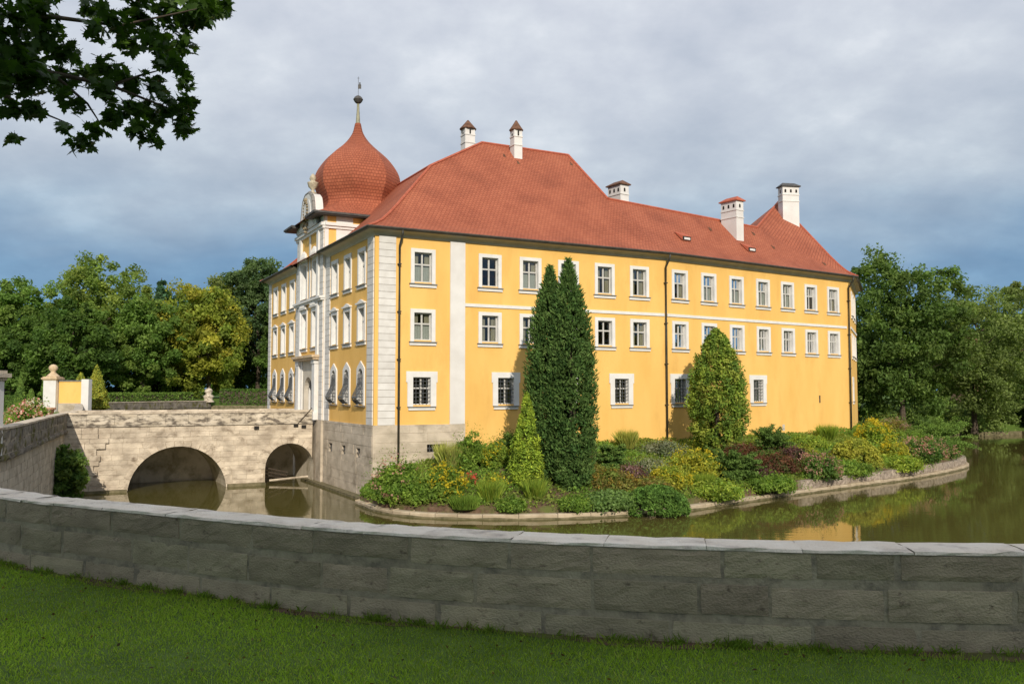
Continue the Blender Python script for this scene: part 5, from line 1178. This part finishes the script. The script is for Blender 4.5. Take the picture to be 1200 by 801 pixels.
PLANTS = [
 (-5.6, 43.1, -3.25, 3.2, 2.9, 'flowering', SG, PK, 'shrub', 'pink-tinged green shrub at the stone corner of the castle', .2),
 (-4.3, 42.0, -3.2, 2.1, 2.1, 'leafy', SG, None, 'shrub', 'loose green shrub between pink-tinged shrub and goldenrod'),
 (-3.3, 42.3, -3.0, 2.5, 2.15, 'flowering', SG, YF, 'goldenrod', 'golden yellow flowering clump near the stone corner', .55),
 (-3.3, 46.6, -2.0, 1.7, 2.1, 'grass', [(.22, .22, .08), (.17, .19, .05)], None, 'grass_clump', 'pale feathery grass clump under the barred cellar window'),
 (-2.2, 46.6, -1.95, 2.1, 2.6, 'leafy', SG, None, 'shrub', 'tall green shrub at the foot of the plain white pilaster'),
 (-.9, 46.4, -1.85, 1.8, 1.7, 'flowering', LG, YF, 'shrub', 'yellow-green flowering shrub left of the small bright conifer', .18),
 (-.2, 48.9, -1.4, 1.9, 1.6, 'leafy', SD, None, 'shrub', 'dark leafy shrub against wall behind the small bright conifer'),
 (-1.0, 41.6, -3.15, 1.4, 1.6, 'grass', LG, None, 'grass_clump', 'yellow-green upright clump near the shore, short of the cypresses'),
 (1.05, 41.9, -3.15, 1.2, 1.7, 'grass', LG, None, 'grass_clump', 'tall bright green grass clump in front of the small conifer'),
 (-.9, 42.9, -2.85, 1.4, 1.5, 'flowering', LG, YF, 'shrub', 'yellowish fuzzy shrub behind the upright clump', .15),
 (-2.2, 40.95, -3.35, 2.2, .95, 'grass', SG, None, 'grass_clump', 'low dark arching grass on the kerb below the goldenrod'),
 (0.0, 40.75, -3.35, 1.6, .7, 'leafy', SG, None, 'shrub', 'low green cushion on the kerb below the upright clump'),
 (4.6, 41.9, -3.3, 3.0, .75, 'leafy', [(.07, .115, .035), (.085, .13, .04)], None, 'shrub', 'low mat of green perennials on the kerb right of cypress'),
 (2.9, 41.1, -3.35, 1.8, .7, 'leafy', SG, None, 'shrub', 'small green cushion at the foot of the tallest cypress'),
 (5.4, 47.6, -2.1, 2.7, 1.75, 'juniper', SD, None, 'juniper', 'dark rounded juniper right of the tallest cypress'),
 (6.9, 52.6, -1.35, 1.4, 1.7, 'grass', [(.20, .20, .05), (.16, .18, .045)], None, 'grass_clump', 'pale upright grass clump against yellow wall between cypress and downpipe'),
 (7.5, 47.4, -2.4, 2.4, 1.3, 'leafy', GR, None, 'shrub', 'grey-green lavender cushion below the downpipe'),
 (6.2, 46.0, -2.5, 1.6, 1.0, 'flowering', PU, [(.30, .19, .19)], 'shrub', 'dusky pink heather below the dark juniper', .3),
 (9.0, 52.3, -1.65, 3.0, 1.1, 'leafy', GR, None, 'shrub', 'low grey-green shrub at the foot of the downpipe'),
 (9.8, 47.8, -2.6, 3.0, 2.7, 'flowering', SY, YF, 'shrub', 'golden yellow feathery shrub in front of egg-shaped conifer', .22),
 (8.1, 45.4, -2.85, 2.4, 1.9, 'flowering', SY, YF, 'shrub', 'lower golden shrub beside lavender cushion', .15),
 (5.2, 44.2, -2.8, 2.6, 1.3, 'flowering', SO, OF, 'shrub', 'amber and green heather patch below the dark juniper', .2),
 (7.0, 44.0, -2.95, 2.0, 1.1, 'flowering', SO, OF, 'shrub', 'amber heather patch above the low green conifer mound', .2),
 (6.85, 41.9, -3.6, 3.4, 1.5, 'mound', [(.05, .095, .018), (.065, .115, .022), (.04, .08, .016)], None, 'dwarf_conifer', 'low green conifer mound overhanging the water'),
 (12.2, 48.8, -2.8, 4.1, 2.6, 'juniper', [(.045, .078, .018), (.06, .098, .022)], None, 'juniper', 'broad green juniper in front of egg-shaped conifer'),
 (16.2, 55.2, -2.0, 3.6, 2.9, 'juniper', [(.045, .078, .018), (.06, .098, .022)], None, 'juniper', 'upright green juniper right of egg-shaped conifer'),
 (13.2, 51.0, -2.4, 3.2, 2.4, 'leafy', RB, None, 'barberry', 'red-brown barberry behind the broad juniper'),
 (15.6, 51.6, -2.6, 2.6, 1.8, 'leafy', RB, None, 'barberry', 'rusty red barberry below the upright juniper'),
 (14.0, 49.0, -3.0, 1.8, 1.3, 'leafy', PU, None, 'shrub', 'dark purple shrub right of the broad juniper'),
 (17.2, 53.6, -2.35, 2.2, 1.7, 'leafy', PU, None, 'shrub', 'dusky purple shrub between red barberry and pink-flowering shrub'),
 (10.5, 45.4, -3.3, 3.4, 1.2, 'leafy', LG, None, 'shrub', 'fresh green ground cover on the kerb below golden shrubs'),
 (14.0, 48.3, -3.2, 3.6, 1.0, 'leafy', SG, None, 'shrub', 'green ground cover where the kerb steps up'),
 (9.9, 46.1, -3.0, 2.0, 1.5, 'grass', LG, None, 'grass_clump', 'bright fern-like clump below the golden feathery shrub'),
 (18.1, 52.0, -3.0, 2.9, 2.4, 'flowering', SD, PK, 'shrub', 'round shrub with dusty pink flower heads above the shore wall', .42),
 (22.4, 62.4, -1.4, 1.6, 2.0, 'grass', LG, None, 'grass_clump', 'upright green grass clump against the right castle wing'),
 (20.2, 59.8, -1.6, 3.0, .9, 'leafy', LG, None, 'shrub', 'low bright green cushion at the foot of right castle wing'),
 (22.0, 56.4, -2.65, 3.6, 2.5, 'mound', [(.16, .165, .022), (.12, .14, .022), (.19, .185, .028)], None, 'shrub', 'rounded yellow-green shrub right of dusty pink shrub'),
 (26.4, 63.9, -1.75, 3.1, 2.9, 'flowering', LG, YF, 'goldenrod', 'bright yellow goldenrod at the castle corner pipe', .7),
 (31.3, 72.0, -1.7, 3.2, 2.6, 'flowering', SO, [(.30, .20, .16)], 'shrub', 'brownish pink shrub behind the castle corner goldenrod', .4),
 (25.8, 59.8, -2.6, 2.8, 2.2, 'flowering', SY, YF, 'shrub', 'yellow shrub between rounded yellow-green shrub and pale pink one', .15),
 (20.6, 54.5, -2.95, 3.6, 1.1, 'leafy', SG, None, 'shrub', 'low green ground cover below the rounded yellow-green shrub'),
 (25.6, 58.5, -2.95, 3.8, 1.1, 'leafy', LG, None, 'shrub', 'light green ground cover along the shore wall'),
 (28.8, 62.0, -2.75, 3.8, 2.7, 'flowering', SD, PK, 'shrub', 'pale pink flowering shrub near the island tip', .4),
 (31.6, 65.2, -2.8, 2.8, 2.2, 'flowering', SD, PK, 'shrub', 'smaller pale pink shrub beside the spreading conifer', .35),
 (34.0, 69.5, -2.6, 5.8, 4.0, 'juniper', [(.065, .11, .022), (.085, .135, .028)], None, 'spreading_conifer', 'spreading green conifer hanging over the island tip'),
 (18.2, 55.3, -2.25, 2.4, 1.4, 'leafy', SY, None, 'shrub', 'yellow-green filler shrub above the dusty pink shrub'),
 (27.4, 64.6, -1.95, 2.6, 1.3, 'leafy', GR, None, 'shrub', 'grey-green shrub beside the castle corner goldenrod'),
 (29.8, 66.8, -2.1, 3.2, 1.9, 'leafy', SG, None, 'shrub', 'mid green shrub between goldenrod and spreading conifer'),
 (23.8, 60.5, -2.1, 2.8, 1.4, 'leafy', SG, None, 'shrub', 'mid green shrub above the rounded yellow-green shrub'),
 (-2.1, 43.7, -2.6, .5, .7, 'flowering', SG, RF, 'flower', 'small red flower clump right of the goldenrod', .5),
 (3.9, 45.6, -2.3, 2.2, .8, 'leafy', SO, None, 'shrub', 'low brownish heather at the foot of the dark juniper'),
]
LOWER = {'juniper': .85, 'leafy': .78, 'flowering': .78, 'grass': .95, 'mound': .92}
for i, p in enumerate(PLANTS): shrub(p[8], p[9], p[0], p[1], p[2], p[3]*.93, p[4]*LOWER[p[5]]*(.94 if p[0] < 7 else .78), p[5], p[6], p[7], i+1, p[10] if len(p) > 10 else .3)
# bush where bridge and retaining wall meet
rng = np.random.default_rng(77); n = 130; d = sph(n, rng); P = d*rng.uniform(.4, 1, n)[:, None]*np.array([1.15, 1.1, 1.5]); V, F, C = clumps(P, rng.uniform(.25, .42, n), 90, rng, .10, [(.05, .09, .022), (.065, .11, .026), (.085, .125, .03)], .8, .3, .4)
b = MB()
for k in range(6): b.tube([(0, 0, -1.9), (rng.normal()*.4, rng.normal()*.4, .6)], [.04, .01], 5)
plant('bush', 'green bush growing from the corner of bridge and moat wall', 'shrub', (-23.55, 46.4, -2.3), [('foliage', np_mesh('foliage', V, F, C, 'foliage')), ('stems', b.mesh('stems', mat='bark'))])
# flower pots and roses behind the parapet
for k, (x, y, wd, lab, fc) in enumerate([(-25.4, 46.6, 1.7, 'rose bush with white and pink blooms behind mossy parapet', [(.75, .55, .5), (.7, .3, .28), (.8, .75, .7)]), (-23.3, 42.0, 1.5, 'rose bush with pink blooms nearer plain-capped pier', [(.6, .2, .2), (.75, .5, .45)]), (-27.6, 49.6, 2.0, 'leafy pink rose at the bridge end', [(.5, .2, .17), (.6, .35, .3)])]):
    shrub('rose_bush', lab, x, y, 0, wd, 1.55, 'flowering', SG, fc, 200+k, .35)
pot = empty('flower_pot', (-27.0, 50.9, 0)); tag(pot, 'terracotta pot at the bridge end beside the roses', 'flower pot')
b = MB(); b.lathe((-27.0, 50.9, .5), [(.25, 0), (.4, .5), (.46, .52), (.46, .62), (.4, .62)], 14); b.build('pot', 'terracotta', pot, smooth=True)
b = MB(); b.box(-27.35, -26.65, 50.55, 51.25, -.05, .5); b.build('pedestal', 'base_stone', pot)

# ground cover over the garden bank (nobody could count it)
rng = np.random.default_rng(88); n = 80000
uu, v_ = rng.uniform(0, 14.2, n), rng.uniform(.03, 1, n); uu[::3] = rng.uniform(6, 13, len(uu[::3])); Q = np.array([loft(a, c) for a, c in zip(uu, v_)])
pat = np.sin(Q[:, 0]*1.3+2)*np.sin(Q[:, 1]*1.1)+rng.normal(size=n)*.5; keep = pat > -.9; Q = Q[keep]; n = len(Q)
hgt_ = (.10+.14*(np.sin(Q[:, 0]*2.3+1)*np.sin(Q[:, 1]*2.1)+.6).clip(0, 2))*rng.uniform(0, 1, n)
V, F = leaf_set(Q+np.stack([0*hgt_, 0*hgt_, hgt_+.03], 1), np.tile([0, -.2, 1.], (n, 1)), .085, rng, .5)
pi = (np.sin(Q[:, 0]*.9)+np.sin(Q[:, 1]*.8+1)+rng.normal(size=n)*.5 > 0).astype(int)*2+rng.integers(0, 2, n)
me = np_mesh('ground_cover', V, F, np.repeat(cols(n, [(.075, .13, .022), (.095, .15, .025), (.12, .145, .03), (.10, .135, .026)], rng, .25, pi), 4, 0), 'foliage')
o = link(bpy.data.objects.new('ground_cover', me)); tag(o, 'mixed green ground cover plants over the garden bank', 'ground cover', None, 'stuff')

# lawn grass
rng = np.random.default_rng(90); n = 330000
x = rng.uniform(-7.2, 6.2, n); y = rng.uniform(4.6, 11.2, n); far_ = np.arange(n) > 235000; x[far_] = rng.uniform(-15, 12, far_.sum()); y[far_] = rng.uniform(1.5, 19, far_.sum()); yw = np.interp(x, [p[0] for p in NEAR], [p[1] for p in NEAR]); gap = yw-y
bare = (gap < .10+.10*np.sin(x*2.1)+.06*np.sin(x*5.3)); keep = (gap > .02) & (~bare | (rng.uniform(size=n) < .12)) & (far_ | (np.abs(x) < y*.62+.6))
x, y, gap = x[keep], y[keep], gap[keep]; n = len(x); P = np.stack([x, y, np.zeros(n)-.004], 1); D = rng.normal(size=(n, 3))*.45; D[:, 2] = 1
pn = np.sin(x*1.7+.6*np.sin(y*2.3))*np.sin(y*1.9+x*.7)
V, F = blades(P, D, rng.uniform(.022, .06, n)*(1+.3*pn)*(1+1.1*np.exp(-gap/.12)*(np.sin(x*3.7)+np.sin(x*9.1) > .3)), .0034, rng)
pn = pn+.5*np.sin(x*.9-y*1.3+1)
C = np.array([(.22, .335, .035), (.26, .38, .045), (.31, .415, .06), (.36, .38, .10)])[np.minimum(3, rng.integers(0, 3, n)+(rng.uniform(size=n) < .06)*3)]*(1+.18*pn+rng.normal(size=n)*.18)[:, None].clip(.4, 1.7)
me = np_mesh('grass', V, F, np.repeat(C, 4, 0), 'foliage'); o = link(bpy.data.objects.new('grass', me)); tag(o, 'mown green grass of the lawn before the low wall', 'grass', None, 'stuff')
# dusty strip along the wall foot
b = MB(); ss_ = np.linspace(0, near.len, 220); r = np.random.default_rng(9)
b.grid([[near(s, -.012, .006) for s in ss_], [near(s, -.14-.08*math.sin(s*2.2)-.05*r.random(), .005) for s in ss_]]); o = b.build('soil_strip', 'soil', None); struct(o, 'bare soil strip at the foot of the low wall')
rngp = random.Random(4)

rng = np.random.default_rng(95); n = 420; x = rng.uniform(-7, 5.8, n); yw = np.interp(x, [p[0] for p in NEAR], [p[1] for p in NEAR]); y = yw-np.abs(rng.normal(size=n))*1.6-.12; keep = (y > 4.7); x, y = x[keep], y[keep]; n = len(x)
V, F = leaf_set(np.stack([x, y, rng.uniform(.03, .06, n)], 1), np.tile([0, 0, 1.], (n, 1)), .017, rng, .6, .6)
me = np_mesh('fallen_leaves', V, F, np.repeat(cols(n, [(.10, .065, .02), (.14, .10, .03), (.07, .045, .02), (.16, .15, .05)], rng)/LEAFK, 4, 0), 'foliage'); o = link(bpy.data.objects.new('fallen_leaves', me)); tag(o, 'tiny dry leaves scattered over the lawn near the wall', 'leaves', None, 'stuff')
rng = np.random.default_rng(96); n = 70; xs_ = rng.uniform(-6.5, 5, n); Vs, Fs, Cs, k0 = [], [], [], 0
for xx in xs_:
    yy = np.interp(xx, [p[0] for p in NEAR], [p[1] for p in NEAR])-rng.uniform(.04, .14); m_ = int(rng.integers(8, 60)); P = np.array([xx, yy, 0.])+rng.normal(size=(m_, 3))*np.array([.05, .03, 0]); D = rng.normal(size=(m_, 3))*.5; D[:, 2] = 1
    V, F = blades(P, D, rng.uniform(.04, .13, m_), .004, rng); Vs.append(V); Fs.append(F+k0); k0 += len(V); Cs.append(np.repeat(cols(m_, [(.07, .12, .014), (.09, .13, .02)], rng), 4, 0))
me = np_mesh('weeds', np.concatenate(Vs), np.concatenate(Fs), np.concatenate(Cs), 'foliage'); o = link(bpy.data.objects.new('weeds', me)); tag(o, 'longer grass and weeds growing along the wall foot', 'weeds', None, 'stuff')

# ------------------------------------------------------------------ maple over the photographer
maple = empty('maple_tree', (-9.6, 6.6, 0)); tag(maple, 'maple whose leafy branch hangs into the sky over the lawn', 'tree')
def leaf_shape():
    half = [(0, -.02), (.10, .02), (.30, -.10), (.27, .06), (.52, .12), (.40, .22), (.62, .44), (.40, .42), (.34, .52), (.20, .46), (.24, .74), (.12, .78)]
    pts = half + [(0, 1.02)] + [(-a, z) for a, z in half[:0:-1]]
    b = MB(); v = [(a, z-.3, -.10*abs(a)**1.2-.10*(z-.3)**2) for a, z in pts]; v.append((0, .15, .02)); k = len(pts)
    b.add(v, [(i, (i+1) % k, k) for i in range(k)]); b.box(-.012, .012, -.6, -.3, -.03, -.01); return b
lm = leaf_shape().mesh('leaf', mat='maple_leaf')
CL = [(-4.63,7.93,5.56,0.17),(-4.73,8.53,5.86,0.17),(-4.72,8.16,5.37,0.18),(-4.71,8.66,5.66,0.19),(-4.58,8.76,5.56,0.14),(-4.48,7.64,4.85,0.15),(-4.27,7.66,4.90,0.15),(-4.79,9.08,5.37,0.16),(-4.63,7.97,4.69,0.12),(-4.46,8.01,4.74,0.11),(-4.70,9.44,5.55,0.15),(-4.37,8.55,4.96,0.12),(-4.38,9.27,5.58,0.14),(-4.14,8.68,5.09,0.14),(-4.05,9.04,5.35,0.14),(-3.69,8.26,4.82,0.13),(-3.82,9.14,5.34,0.14),(-3.97,9.51,5.19,0.15),(-3.55,9.05,5.08,0.16),(-3.60,9.43,5.02,0.13),(-3.94,9.15,4.84,0.13),(-4.09,7.86,4.49,0.08),(-4.49,9.06,4.72,0.09),(-4.25,8.84,4.75,0.09),(-3.93,8.43,4.75,0.08),(-4.42,7.59,4.33,0.05),(-4.54,9.27,6.19,0.13),(-4.05,8.72,5.86,0.15),(-4.01,9.22,6.12,0.18),(-3.84,9.60,6.34,0.19),(-3.45,9.46,6.32,0.18),(-3.40,9.86,6.48,0.13),(-3.03,9.05,6.21,0.09),(-4.17,9.30,5.87,0.15),(-3.66,8.85,5.69,0.16),(-3.74,9.74,6.05,0.15),(-3.63,9.69,6.28,0.13),(-3.93,8.04,5.48,0.09),(-3.31,8.43,5.30,0.10),(-3.47,8.50,5.39,0.10),(-3.75,9.79,5.62,0.11),(-3.37,8.97,5.12,0.09),(-3.51,9.26,4.92,0.09),(-3.58,8.60,4.59,0.07),(-4.34,8.63,4.54,0.08),(-4.67,8.22,5.27,0.14),(-4.95,7.99,5.51,0.23),(-5.16,8.37,5.15,0.25),(-4.03,8.95,6.37,0.22),(-3.69,9.71,6.73,0.24),(-4.89,8.73,6.31,0.26)]
rm = np.random.default_rng(12); places = []
for cx_, cy_, cz_, r_ in CL:
    for k in range(max(3, int((r_/.058)**2*6.2))):
        d = rm.normal(size=3); d /= np.linalg.norm(d); q = np.array([cx_, cy_, cz_])+d*r_*rm.uniform(0, 1)**.6*np.array([1, 1.9, 1])
        rot = Matrix.Rotation(rm.uniform(0, 6.28), 4, 'Z') @ Matrix.Rotation(rm.normal()*.55+.5, 4, 'X') @ Matrix.Rotation(rm.normal()*.5, 4, 'Y') @ Matrix.Rotation(math.pi, 4, 'Z')
        places.append((Matrix.Translation(q) @ rot @ Matrix.Scale(.125*rm.uniform(.65, 1.2), 4)))
order = list(range(len(places))); rm.shuffle(order)
for k in order[:300]: link(bpy.data.objects.new('leaf', lm), maple, places[k])
vb = np.array([v.co[:] for v in lm.vertices]); fb = [tuple(p.vertices) for p in lm.polygons]
b = MB()
for k in order[300:]:
    M4 = np.array(places[k]); b.add((vb @ M4[:3, :3].T+M4[:3, 3]).tolist(), fb)
o = b.build('leaves', 'maple_leaf', maple); o['kind'] = 'stuff'
b = MB(); b.tube([(-9.6, 6.6, -.2), (-9.5, 6.6, 2.5), (-9.3, 6.7, 5.0), (-9.3, 6.3, 9.0), (-9.0, 6, 13)], [.42, .33, .28, .2, .06], 12)
o = b.build('trunk', 'bark', maple, smooth=True)
for path, r0 in [([(-9.3, 6.7, 4.6), (-7.2, 7.4, 5.2), (-5.6, 8.0, 5.45), (-4.96, 8.3, 5.3), (-4.62, 8.6, 5.28), (-4.11, 8.8, 5.22), (-3.6, 9.0, 5.05)], .06), ([(-5.6, 8.0, 5.45), (-5.0, 8.3, 5.0), (-4.84, 8.4, 4.91), (-4.4, 8.6, 4.75)], .035), ([(-7.2, 7.4, 5.2), (-5.6, 8.2, 5.75), (-4.58, 8.5, 5.81), (-4.09, 8.9, 5.89), (-3.4, 9.2, 6.2)], .04), ([(-4.62, 8.6, 5.28), (-4.3, 8.7, 5.0), (-4.1, 8.7, 4.7)], .02), ([(-4.11, 8.8, 5.22), (-3.9, 9.0, 5.4), (-3.7, 9.3, 5.6)], .02), ([(-9.3, 6.4, 7), (-7, 3, 9), (-4.5, 0, 10)], .14), ([(-9.3, 6.4, 7), (-11, 3, 9), (-12, 0, 10.5)], .14)]:
    b = MB(); b.tube(path, [r0*(1-.85*i/(len(path)-1)) for i in range(len(path))], 7); b.build('branch', 'bark', maple, smooth=True)
# the rest of its crown, overhead and behind the photographer
rng = np.random.default_rng(15); n = 240; d = sph(n, rng); P = d*(rng.uniform(.2, 1, n)**.5)[:, None]*np.array([6.5, 6.5, 4.2])+np.array([-8.2, 2.2, 10.2])
keep = (P[:, 2] > 2.1+.47*np.maximum(P[:, 1], 0)+1.9) | (P[:, 0] < -.62*np.maximum(P[:, 1], 0)-2.0); P = P[keep]
V, F, C = clumps(P, rng.uniform(.7, 1.2, len(P)), 120, rng, .17, GD, .7, .2)
me = np_mesh('crown', V, F, C, 'foliage'); o = bpy.data.objects.new('crown', me); link(o, maple)
# park trees behind the photographer whose shade covers the lawn and the low wall
TB = 'trees behind the photographer shading the lawn'
base = None
for k, (x, y, h, wd, lab) in enumerate([(-3.5, -29, 25, 12, 'tall shade tree far behind the lawn nearest the maple'), (6, -28, 24.5, 12, 'tall shade tree far behind the lawn between two others'), (15, -29, 25, 12, 'tall shade tree far behind the lawn away from the maple')]):
    broad_tree('shade_tree', lab, x, y, 0, h, wd, GD, 60+k, .75, 1.7, .3, group=TB, share='shade', rz=k*1.7)
